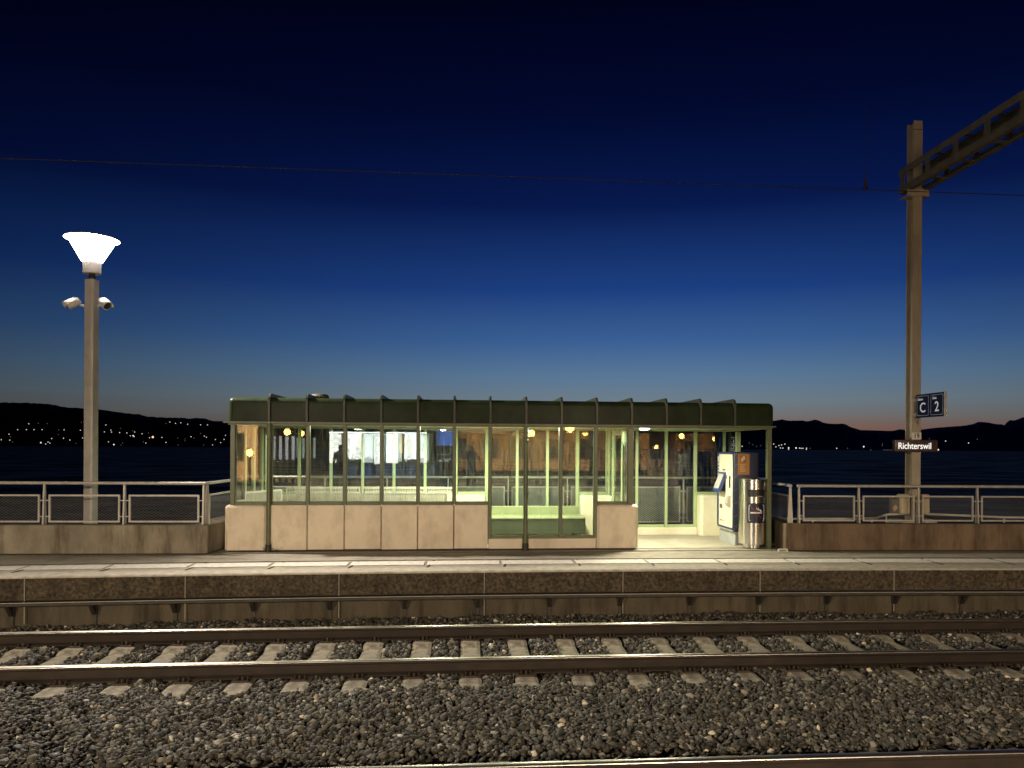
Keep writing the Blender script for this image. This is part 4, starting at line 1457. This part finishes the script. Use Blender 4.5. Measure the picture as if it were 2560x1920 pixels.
for xx, zz, nm in ((-gw, 0.0, 'lower_chord'), (gw, 0.0, 'lower_chord'), (-gw, gh, 'upper_chord'), (gw, gh, 'upper_chord')):
    mb = MB()
    sx_ = -1 if xx < 0 else 1
    mb.box(min(xx, xx - sx_ * 0.085), max(xx, xx - sx_ * 0.085), y1, y0, zz, zz + 0.010) if zz == 0 else mb.box(min(xx, xx - sx_ * 0.085), max(xx, xx - sx_ * 0.085), y1, y0, zz - 0.010, zz)
    if zz == 0: mb.box(xx - 0.006, xx + 0.006, y1, y0, 0.0101, 0.115)
    else: mb.box(xx - 0.006, xx + 0.006, y1, y0, zz - 0.115, zz - 0.0101)
    mb.build(nm, M['gantry_paint'], ga)
sb, bb_ = MB(), MB()
sb.box(-0.03, 0.03, -0.006, 0.006, 0.0, gh - 0.03)
bb_.box(-gw + 0.01, gw - 0.01, -0.04, 0.04, 0, 0.008)
smesh, bmesh_ = sb.mesh('side_batten', M['gantry_paint']), bb_.mesh('bottom_batten', M['gantry_paint'])
sb2 = MB(); sb2.box(-0.006, 0.006, -0.06, 0.06, 0.012, gh - 0.012)
smesh = sb2.mesh('side_batten', M['gantry_paint'])
yy = 0.08
while yy > y1:
    for xx in (-gw + 0.014, gw - 0.014):
        o = bpy.data.objects.new('side_batten', smesh); COL.objects.link(o); o.parent = ga; o.location = (xx, yy, 0)
    for zz in (0.0105, gh - 0.0185):
        o = bpy.data.objects.new('bottom_batten' if zz < 0.1 else 'top_batten', bmesh_); COL.objects.link(o); o.parent = ga; o.location = (0, yy - 0.02, zz)
    yy -= 0.72
def world_of(parent_loc, rz, v):
    return Vector(parent_loc) + Matrix.Rotation(rz, 3, 'Z') @ Vector(v)

# flag sign C | 2
fs = empty('platform_sign', world_of((MX, MY, 0), MA, (-0.015, -0.13, 2.19)), MA, 'dark blue flag sign with white letters C and 2 on the rail mast', 'sign')
mb = MB(); mb.bbox(-0.03, 0.0, -0.80, -0.03, 0.0, 0.385, b=0.004); body = mb.build('sign_box', M['sign_blue'], fs)
mb = MB(); mb.box(-0.033, 0.003, -0.812, -0.8005, -0.004, 0.389); mb.build('end_cap', M['galv'], fs)
mb = MB()
for zz in (0.06, 0.30):
    mb.box(-0.012, 0.012, -0.0295, 0.0119, zz - 0.015, zz + 0.015)
    mb.box(-0.085, 0.10, 0.012, 0.029, zz - 0.02, zz + 0.02) 
mb.build('bracket', M['galv'], fs)
SIDE = Matrix.Rotation(R(-90), 4, 'Z') @ FRONT       # text facing -x
for y0_, y1_, big, small in ((-0.06, -0.385, 'C', 'Sektor'), (-0.445, -0.77, '2', 'Gleis')):
    o_, i_ = rrect(y1_, y0_, 0.03, 0.355, 0.015, 3), rrect(y1_ + 0.006, y0_ - 0.006, 0.036, 0.349, 0.012, 3)
    n_ = len(o_)
    mb = MB()
    v = [(-0.0308, a, c) for a, c in o_] + [(-0.0308, a, c) for a, c in i_] + [(-0.0325, a, c) for a, c in o_] + [(-0.0325, a, c) for a, c in i_]
    f = []
    for i in range(n_):
        j = (i + 1) % n_
        f += [(2 * n_ + i, 2 * n_ + j, 3 * n_ + j, 3 * n_ + i), (i, j, 2 * n_ + j, 2 * n_ + i), (n_ + i, n_ + j, 3 * n_ + j, 3 * n_ + i)]
    mb.add(v, f)
    mb.build('outline', M['outline_grey'], body)
    yc = (y0_ + y1_) / 2
    text_mesh('letter', big, 0.225, M['c2_white'], body, Matrix.Translation((-0.032, yc, 0.155)) @ SIDE, 0.001, 0.0015, xscale=1.05)
    text_mesh('small_text', small, 0.055, M['c2_white'], body, Matrix.Translation((-0.032, y0_ - 0.10, 0.30)) @ SIDE, 0.001, 0.0)

# mast number and illuminated station name
mp_ = empty('number_plate', world_of((MX, MY, 0), MA, (0, -0.104, 1.835)), MA, 'small white plate with black number 19 on the rail mast', 'number plate')
mb = MB(); mb.box(-0.083, 0.083, -0.004, 0.0, 0.0, 0.112); mb.build('plate', M['plate_white'], mp_)
text_mesh('digits', '19', 0.115, M['black'], mp_, Matrix.Translation((0, -0.0055, 0.056)) @ FRONT, 0.001, 0.002, xscale=0.9)
sn = empty('station_name_sign', world_of((MX, MY, 0), MA, (-0.06, -0.165, 1.628)), 0.03, 'dark illuminated station name sign reading Richterswil on the rail mast', 'sign')
nb = round_box('sign_box', -0.365, 0.365, -0.045, 0.045, 0.0, 0.195, 0.012, M['name_box'], sn, 3, True)
text_mesh('lettering', 'Richterswil', 0.150, M['letter_glow'], nb, Matrix.Translation((-0.03, -0.0475, 0.090)) @ FRONT, 0.0015, 0.0010, xscale=0.84)
mb = MB(); mb.box(-0.10, 0.10, 0.0455, 0.064, 0.05, 0.15); mb.build('bracket', M['galv'], sn)

# cabinets and foot of the mast
for s_, lab in ((-1, 'beige metal cabinet with orange diamond mark beside the foot of the rail mast'), (1, 'beige metal cabinet on the right of the foot of the rail mast')):
    cb = empty('cabinet', world_of((MX, MY, 0), MA, (s_ * 0.175, -0.02, 0.57)), MA, lab, 'cabinet', 'cabinets at the foot of the mast')
    round_box('cabinet_body', -0.075, 0.075, -0.09, 0.10, 0.0, 0.34, 0.03, M['box_beige'], cb, 4, True)
    mb = MB(); mb.box(min(-s_ * 0.0755, -s_ * 0.105), max(-s_ * 0.0755, -s_ * 0.105), -0.02, 0.03, 0.05, 0.30); mb.build('fixing', M['dark_steel'], cb)
    if s_ < 0:
        mb = MB(); mb.bbox(-0.20, -0.0765, 0.0, 0.09, 0.01, 0.30, b=0.006); mb.build('side_box', M['grey_dark'], cb)
        mb = MB(); mb.prism([(-0.155, 0.045), (-0.10, 0.105), (-0.135, 0.165), (-0.19, 0.105)], 'y', -0.004, -0.0005); mb.build('diamond_mark', M['yellow_mark'], cb)
fd = empty('mast_foundation', (MX, MY, -0.33), MA, 'pale concrete block footing under the rail mast', 'footing')
mb = MB(); mb.bbox(-0.32, -0.09, -0.25, 0.25, 0.0, 0.80, b=0.02); mb.bbox(0.09, 0.30, -0.25, 0.25, 0.0, 0.82, b=0.02); mb.bbox(-0.0895, 0.0895, 0.11, 0.25, 0.0, 0.78, b=0.02)
mb.build('block', M['foundation'], fd)

# low white pipe rail on the lake side
pr_ = empty('pipe_rail', (4.3, 14.3, -0.32), 0, 'low white pipe rail on the lake side behind the right railing', 'pipe rail')
pth = [(0.0, 0.35, 0.645), (1.75, 0.35, 0.655), (2.15, 0.35, 0.67), (2.35, 0.35, 0.74), (2.75, 0.35, 0.76), (3.25, 0.35, 0.75), (3.7, 0.35, 0.735), (4.6, 0.35, 0.70), (5.2, 0.35, 0.70), (9, 0.35, 0.715), (22, 0.35, 0.74)]
mb = MB(); mb.tube(pth, 0.022, 10); mb.build('pipe', M['white_pipe'], pr_)
for x, z in ((0.95, 0.65), (2.08, 0.665), (2.35, 0.72), (4.6, 0.69), (6.4, 0.70), (8.4, 0.71), (10.4, 0.715)):
    mb = MB(); mb.tube([(x, 0.35, 0.0), (x, 0.35, z)], 0.015, 8); mb.build('upright', M['white_pipe'], pr_)

# overhead line
cw = empty('contact_wire', (0, 8.87, 4.73), MA, 'thin dark overhead wire stretched across the sky above the tracks', 'overhead wire')
mb = MB()
mb.tube([(x, 0.0, 0.012 + 0.03 * math.cos(x * 0.05)) for x in range(-60, 61, 4)], 0.0055, 6)
mb.build('wire', M['wire'], cw)
mb = MB()
mb.lathe([(0.006, 0.045), (0.030, 0.05), (0.018, 0.10), (0.010, 0.16), (0.006, 0.24)], (3.92, 0, 0), 10)
mb.build('dropper_clamp', M['insulator'], cw)
mb = MB(); mb.tube([(3.92, 0, 0.24), (3.92, 0, 1.1)], 0.002, 4); mb.build('dropper', M['wire'], cw)

# ------------------------------------------------------------------ lights of the far shore
def shore_light(px, py, dist, size, m, label, group):
    a, e = tanpx(px), tanpy(px, py)
    r_ = size * dist / 1920.0
    mb = MB()
    mb.lathe([(r_ * 0.2, -r_), (r_ * 0.8, -r_ * 0.6), (r_, 0), (r_ * 0.8, r_ * 0.6), (r_ * 0.2, r_)], seg=8)
    o = mb.build('distant_lamp', m, None, (a * dist, dist, EYE + e * dist))
    tag(o, label, 'distant light', group)
M['far_white'] = emit('far_white', (1.0, 0.90, 0.74), 1.1)
M['far_dim'] = emit('far_dim', (0.95, 0.88, 0.75), 0.14)
M['far_orange'] = emit('far_orange', (1.0, 0.55, 0.25), 1.6)
S5 = 580 / 2187.0
LL = [(270, 375), (360, 370, 0), (445, 373, 0), (166, 430), (248, 430), (320, 430), (396, 430), (553, 432, 0), (603, 432), (757, 435), (84, 473), (97, 498, 0), (12, 526), (92, 529), (118, 546, 0),
      (487, 514), (548, 476, 0), (598, 511), (658, 528), (778, 508), (385, 553, 2), (430, 566), (452, 547), (470, 558), (718, 560, 0), (997, 386), (1135, 418, 0), (1044, 434), (983, 451), (1050, 453),
      (1127, 458), (1195, 461), (1268, 453), (1250, 440, 0), (1228, 488), (1255, 488, 2), (1265, 496), (1338, 469), (1398, 461, 0), (1440, 500, 3), (1408, 507), (1526, 504), (1564, 551), (1374, 557), (1352, 545, 0),
      (1073, 571, 2), (1022, 545), (1140, 575, 0), (1155, 555, 0), (1600, 358), (1654, 371), (1703, 366), (1768, 379), (1890, 384), (1955, 386), (1563, 372, 0), (1800, 497), (1828, 510, 0), (1743, 517, 0), (1743, 535, 0),
      (1675, 510, 0), (1680, 575, 0), (1890, 465, 0), (1926, 491), (1945, 502), (2030, 523), (2112, 522), (2125, 484), (2080, 552), (2004, 574), (1920, 575, 0), (766, 362, 0)]
for q in LL:
    st = q[2] if len(q) > 2 else 1
    mt = {0: 'far_dim', 1: 'far_white', 2: 'far_white', 3: 'far_orange'}[st]
    shore_light(q[0] * S5, 960 + q[1] * S5, 2550, {0: 0.9, 1: 1.0, 2: 1.7, 3: 2.6}[st], M[mt], 'small lamp shining on the dark far hillside left of the shelter', 'lamps on the left far shore')
S6 = 660 / 2212.0
RL = [(115, 570), (133, 594), (158, 583), (180, 577), (208, 571), (172, 603), (192, 604), (240, 603, 2), (240, 617), (302, 603, 2), (332, 604), (345, 606), (360, 606), (390, 605), (388, 615), (420, 606, 0),
      (643, 606), (733, 606, 0), (869, 592, 2), (928, 618, 0), (1025, 570, 0), (1025, 583, 0), (1037, 619, 0), (1055, 619, 0), (1070, 620, 0), (1085, 620, 0), (1100, 619, 0), (1494, 618, 2), (1420, 525, 0),
      (1555, 545), (1747, 561), (1820, 530, 0), (-150, 589), (-90, 560, 0), (-245, 592), (-230, 575, 0), (-60, 575, 0), (-30, 590, 0), (5, 583, 0)]
for q in RL:
    st = q[2] if len(q) > 2 else 1
    mt = {0: 'far_dim', 1: 'far_white', 2: 'far_white'}[st]
    shore_light(1900 + q[0] * S6, 940 + q[1] * S6, 8800, {0: 1.0, 1: 1.2, 2: 1.9}[st], M[mt], 'small lamp shining along the far lake shore under the mountains', 'lamps on the right far shore')

# ------------------------------------------------------------------ the near side, behind the camera: it lights the scene and shows in the glass
def near_edge(x): return second_rail_y(x) - 1.505 - 0.95
p = MB()
p.sweep([(0, -0.82), (-26, -0.82), (-26, 0.0), (0, 0.0)], [(x, near_edge(x), 0) for x in XS])
structure(p.build('near_platform', M['asphalt']))
WARM = (1.0, 0.815, 0.59)
for x, y, lab in ((-9.0, -10.0, 'lamp post with a warm cone lamp on the near platform towards the left'), (7.0, -11.0, 'lamp post with a warm cone lamp on the near platform towards the right')):
    lamp_post((x, y, 0.0), 0, lab, None, 'lamp posts of the near platform', 9800, WARM)
def station_lit_case(x0, x1, label):
    y = -4.0 + 0.0924 * (x0 + x1) / 2
    root = empty('display_case', ((x0 + x1) / 2, y, 0), SHA, label, 'display case', 'lit timetable cases of the near platform')
    h = (x1 - x0) / 2
    mb = MB(); mb.box(-h, h, -0.10, -0.02, 1.00, 2.26); mb.box(-h, h, -0.0195, 0.06, 2.20, 2.26); mb.build('cabinet', M['grey_dark'], root)
    x = -h + 0.06
    k_ = 0
    while x < h - 0.15:
        wd = (0.42, 0.13, 0.50, 0.36, 0.28)[k_ % 5]
        wd = min(wd, h - 0.06 - x)
        zb = (1.06, 1.42, 1.20, 1.08, 1.02)[k_ % 5]
        mb = MB(); mb.box(x, x + wd, -0.019, -0.012, zb, 2.15 - 0.05 * (k_ % 2))
        mb.build('timetable', (M['paper_glow'], M['yellow_glow'], M['paper_glow'], M['paper_dim'], M['paper_glow'])[k_ % 5], root)
        x += wd + 0.05
        k_ += 1
    mb = MB(); mb.box(-h + 0.05, h - 0.05, 0.0, 0.04, 2.165, 2.199); mb.build('strip_lamp', M['case_tube'], root)
    for xx in (-h + 0.05, h - 0.05):
        mb = MB(); mb.box(xx - 0.03, xx + 0.03, -0.09, -0.03, 0, 0.9995); mb.build('post', M['grey_dark'], root)
def paper():
    m = bpy.data.materials.new('paper_glow')
    m.use_nodes = True
    t = m.node_tree
    t.nodes.clear()
    o = t.nodes.new('ShaderNodeOutputMaterial')
    e = t.nodes.new('ShaderNodeEmission')
    co = t.nodes.new('ShaderNodeTexCoord')
    mp = t.nodes.new('ShaderNodeMapping')
    mp.inputs['Scale'].default_value = (2.2, 1, 9)
    t.links.new(co.outputs['Object'], mp.inputs[0])
    n = t.nodes.new('ShaderNodeTexNoise')
    n.inputs['Scale'].default_value = 3.0
    n.inputs['Detail'].default_value = 2
    t.links.new(mp.outputs[0], n.inputs['Vector'])
    r = ramp_node(t, [(0.40, (0.42, 0.46, 0.44, 1)), (0.58, (1.0, 1.0, 0.92, 1))])
    t.links.new(n.outputs['Fac'], r.inputs[0])
    t.links.new(r.outputs[0], e.inputs[0])
    e.inputs[1].default_value = 18.0
    t.links.new(e.outputs[0], o.inputs[0])
    return m
M['paper_glow'] = paper()
M['yellow_glow'] = emit('yellow_glow', (1.0, 0.66, 0.10), 5.0)
M['paper_dim'] = emit('paper_dim', (0.85, 0.95, 0.95), 8.0)
M['case_tube'] = emit('case_tube', (0.95, 1.0, 1.0), 26.0)
station_lit_case(-4.70, -2.75, 'lit timetable case of the near platform, the one behind the two people')
station_lit_case(-2.65, -1.05, 'lit timetable case of the near platform beside the blue vending machine')

vm = empty('vending_machine', (-0.42, -4.05, 0), SHA, 'blue vending machine with a dark window mirrored in the shelter glass', 'vending machine')
mb = MB(); mb.bbox(-0.36, 0.36, -0.5, 0.0, 0.0, 2.32, b=0.02); mb.build('cabinet', M['blue_paint'], vm)
M['blue_glow'] = emit('blue_glow', (0.10, 0.22, 0.75), 4.0)
mb = MB(); mb.box(-0.33, 0.33, 0.001, 0.012, 1.72, 2.28); mb.build('lit_header', M['blue_glow'], vm)
mb = MB(); mb.box(-0.33, 0.20, 0.001, 0.012, 0.75, 1.68); mb.build('window', M['black'], vm)
M['dim_glow'] = emit('dim_glow', (0.9, 0.95, 0.9), 3.5)
for z_ in (1.12, 1.36):
    mb = MB()
    for k_ in range(7):
        mb.box(-0.30 + 0.065 * k_, -0.30 + 0.065 * k_ + random.uniform(0.01, 0.05), 0.0125, 0.02, z_, z_ + random.uniform(0.02, 0.10))
    mb.build('shelf_goods', M['dim_glow'], vm)

# people on the near platform, mirrored in the glass
def person(loc, rz, pose, label, m):
    root = empty('person', loc, rz, label, 'person')
    J = {'pelvis': (0, 0, 0.95, .15), 'spine': (0, 0, 1.15, .145), 'chest': (0, 0, 1.35, .165), 'neck': (0, 0.0, 1.50, .062), 'chin': (0, .02, 1.57, .075), 'head': (0, .015, 1.66, .098), 'crown': (0, 0, 1.735, .07),
         'hipL': (-.09, 0, .92, .10), 'kneeL': (-.10, .02, .50, .062), 'ankL': (-.11, -.02, .09, .045), 'toeL': (-.12, .14, .04, .04),
         'hipR': (.09, 0, .92, .10), 'kneeR': (.10, .02, .50, .062), 'ankR': (.11, -.02, .09, .045), 'toeR': (.12, .14, .04, .04),
         'shL': (-.19, 0, 1.42, .066), 'shR': (.19, 0, 1.42, .066)}
    J.update(pose)
    E_ = [('pelvis', 'spine'), ('spine', 'chest'), ('chest', 'neck'), ('neck', 'chin'), ('chin', 'head'), ('head', 'crown'), ('chest', 'shL'), ('shL', 'elL'), ('elL', 'wrL'), ('wrL', 'haL'),
          ('chest', 'shR'), ('shR', 'elR'), ('elR', 'wrR'), ('wrR', 'haR'), ('pelvis', 'hipL'), ('hipL', 'kneeL'), ('kneeL', 'ankL'), ('ankL', 'toeL'), ('pelvis', 'hipR'), ('hipR', 'kneeR'), ('kneeR', 'ankR'), ('ankR', 'toeR')]
    ks = list(J)
    me = bpy.data.meshes.new('body')
    me.from_pydata([J[k_][:3] for k_ in ks], [(ks.index(a), ks.index(b)) for a, b in E_], [])
    o = bpy.data.objects.new('body', me)
    COL.objects.link(o)
    o.parent = root
    sk = o.modifiers.new('skin', 'SKIN')
    for i, k_ in enumerate(ks):
        sv = me.skin_vertices[0].data[i]
        sv.radius = (J[k_][3], J[k_][3] * (0.72 if k_ in ('chest', 'spine', 'pelvis') else 1.0))
        sv.use_root = (k_ == 'pelvis')
    o.modifiers.new('sub', 'SUBSURF').render_levels = 2
    me.materials.append(m)
    sk.use_smooth_shade = True
    return root
M['coat_dark'] = mat('coat_dark', (0.03, 0.03, 0.045), None, 5, 0.9)
M['coat_light'] = mat('coat_light', (0.34, 0.33, 0.32), None, 5, 0.9)  # light from the shelter on the jacket is put into its pale colour
arm_down = {'elL': (-.25, -.03, 1.13, .05), 'wrL': (-.22, .12, .93, .034), 'haL': (-.20, .18, .86, .036), 'elR': (.25, -.03, 1.13, .05), 'wrR': (.22, .12, .93, .034), 'haR': (.20, .18, .86, .036)}
person((-4.15, -3.1, 0), R(160), arm_down, 'person in a dark coat standing in front of the lit timetable case', M['coat_dark'])
arm_up = {'elL': (-.27, .12, 1.24, .05), 'wrL': (-.13, .30, 1.46, .034), 'haL': (-.08, .33, 1.55, .036), 'elR': (.27, .12, 1.24, .05), 'wrR': (.13, .30, 1.46, .034), 'haR': (.08, .33, 1.55, .036)}
person((0.19, -0.52, 0), R(0), arm_up, 'person in a pale jacket holding up a phone with both hands', M['coat_light'])

# strip lamps, street lamps and houses across the road
M['strip_glow'] = emit('strip_glow', (0.92, 0.92, 1.0), 4.5)
for i in range(4):
    x = -6.82 + 0.235 * i
    root = empty('light_column', (x, -6.0, 0), 0, 'slim white light column of the row mirrored in the left windows', 'lamp', 'row of slim white light columns')
    mb = MB(); mb.box(-0.05, 0.05, -0.05, 0.05, 0.0, 1.15); mb.build('column', M['white_metal'], root)
    mb = MB(); mb.box(-0.045, 0.045, -0.045, 0.045, 1.1505, 2.04); mb.build('glowing_tube', M['strip_glow'], root)
M['sodium'] = emit('sodium', (1.0, 0.55, 0.13), 70.0)
def street_lamp(x, y, z, r_, label, power=0):
    root = empty('street_lamp', (x, y, 0), 0, label, 'street lamp', 'orange street lamps behind the station')
    mb = MB(); mb.tube([(0, 0, 0), (0, 0, z - r_)], 0.06, 8); mb.build('pole', M['dark_steel'], root)
    mb = MB(); mb.lathe([(0.05, -r_), (r_ * .8, -r_ * .55), (r_, 0), (r_ * .8, r_ * .55), (0.05, r_)], (0, 0, z), 14); mb.build('globe', M['sodium'], root)
    if power:
        ld = bpy.data.lights.new('lamp_light', 'SPOT'); ld.energy = power; ld.color = (1.0, 0.5, 0.16); ld.shadow_soft_size = r_; ld.spot_size = R(165); ld.spot_blend = 0.8
        lo = bpy.data.objects.new('lamp_light', ld); COL.objects.link(lo); lo.parent = root; lo.location = (0, -r_ - 0.06, z); lo.rotation_euler = (R(-90), 0, 0)
for i, (x, y, z, r_, pw) in enumerate([(-10.79, -25, 2.53, .22, 3000), (-10.27, -25, 2.54, .2, 0), (-8.85, -25, 2.55, .2, 0), (-8.97, -13.2, 1.35, .16, 3000), (6.57, -25, 2.62, .2, 4500), (9.13, -25, 2.99, .3, 5000), (10.83, -25, 2.74, .2, 0), (18.15, -25, 2.60, .19, 5000), (12.2, -13.6, 1.75, .10, 160), (20.79, -25, 2.39, .2, 0)]):
    street_lamp(x, y, z, r_, 'orange street lamp behind the station mirrored in the shelter glass', pw)
M['render_wall'] = mat('render_wall', (0.45, 0.38, 0.28), (0.33, 0.27, 0.19), 1.5, 0.9)
def house(x, y, wd, dp_, hh, label):
    root = empty('house', (x, y, 0), 0, label, 'house')
    mb = MB(); mb.box(-wd / 2, wd / 2, -dp_, 0, 0, hh); mb.build('wall', M['render_wall'], root)
    mb = MB(); mb.prism([(0.5, hh + 0.01), (-dp_ / 2, hh + 2.6), (-dp_ - 0.5, hh + 0.01)], 'x', -wd / 2 - 0.4, wd / 2 + 0.4); mb.build('roof', M['rail_rust'], root)
    n_ = int(wd / 2.2)
    for i in range(n_):
        for z_ in (0.9, 3.6):
            if z_ + 1.5 > hh: continue
            mb = MB(); xx = -wd / 2 + (i + 0.5) * wd / n_
            mb.box(xx - 0.5, xx + 0.5, 0.001, 0.03, z_, z_ + 1.4); mb.build('window', M['black'], root)
house(-13.5, -15.5, 9.0, 6, 3.0, 'low rendered house lit orange across the road on the left')
house(9.0, -29, 16.0, 8, 6.0, 'rendered house lit orange across the road on the right')
gw_ = empty('garden_wall', (13.5, -15, 0), 0, 'low rendered garden wall lit orange by a street lamp', 'wall')
mb = MB(); mb.bbox(-1.3, 1.1, -0.15, 0.15, 0, 1.02, b=0.02); mb.build('masonry', M['render_wall'], gw_)
house(25.0, -31, 10.0, 8, 6.0, 'rendered house farthest right across the road')

# blue seats under an added lamp that brightens them, in front of the cases
M['seat_blue'] = mat('seat_blue', (0.06, 0.14, 0.36), (0.05, 0.11, 0.28), 4, 0.5)
for i in range(7):
    x = -4.45 + 0.56 * i
    root = empty('shell_seat', (x, -3.55 + 0.0924 * x, 0), SHA, 'blue shell seat of the row on the near platform', 'seat', 'blue seats on the near platform')
    mb = MB(); mb.prism([(0.20, 0.44), (0.22, 0.47), (-0.18, 0.46), (-0.26, 0.98), (-0.29, 0.97), (-0.22, 0.43)], 'x', -0.23, 0.23); mb.build('shell', M['seat_blue'], root)
    mb = MB(); mb.box(-0.03, 0.03, -0.05, 0.03, 0, 0.43); mb.build('leg', M['dark_steel'], root)
cl_ = empty('canopy_lamp', (-2.8, -2.9, 2.75), SHA, 'long white lamp under the canopy of the near platform', 'lamp')
mb = MB(); mb.bbox(-1.7, 1.7, -0.09, 0.09, 0.0, 0.06, b=0.01); mb.build('housing', M['white_metal'], cl_)
ld = bpy.data.lights.new('canopy_light', 'AREA'); ld.shape = 'RECTANGLE'; ld.size = 3.3; ld.size_y = 0.12; ld.energy = 170; ld.color = (0.90, 0.97, 1.0); ld.spread = R(110)
lo = bpy.data.objects.new('canopy_light', ld); COL.objects.link(lo); lo.parent = cl_; lo.location = (0, 0, -0.01)

# small glowing things are seen, but too faint to be worth sampling as lamps
for n_ in ('far_white', 'far_dim', 'far_orange', 'letter_glow', 'c2_white', 'dim_glow', 'strip_glow', 'bowl_glow', 'blue_glow', 'ring_glow', 'tube_glow', 'yellow_glow', 'sodium'):
    M[n_].cycles.emission_sampling = 'NONE'

# bolt heads up the lamp post, rivets on the mast flange
lp = [o for o in COL.objects if o.name.startswith('lamp_post')][0]
mb = MB()
for z_ in (1.9, 2.35, 2.62, 3.3, 3.75):
    mb.tube([(-0.01, -0.0825, z_), (-0.01, -0.089, z_)], 0.011, 6)
mb.build('bolts', M['galv'], lp)
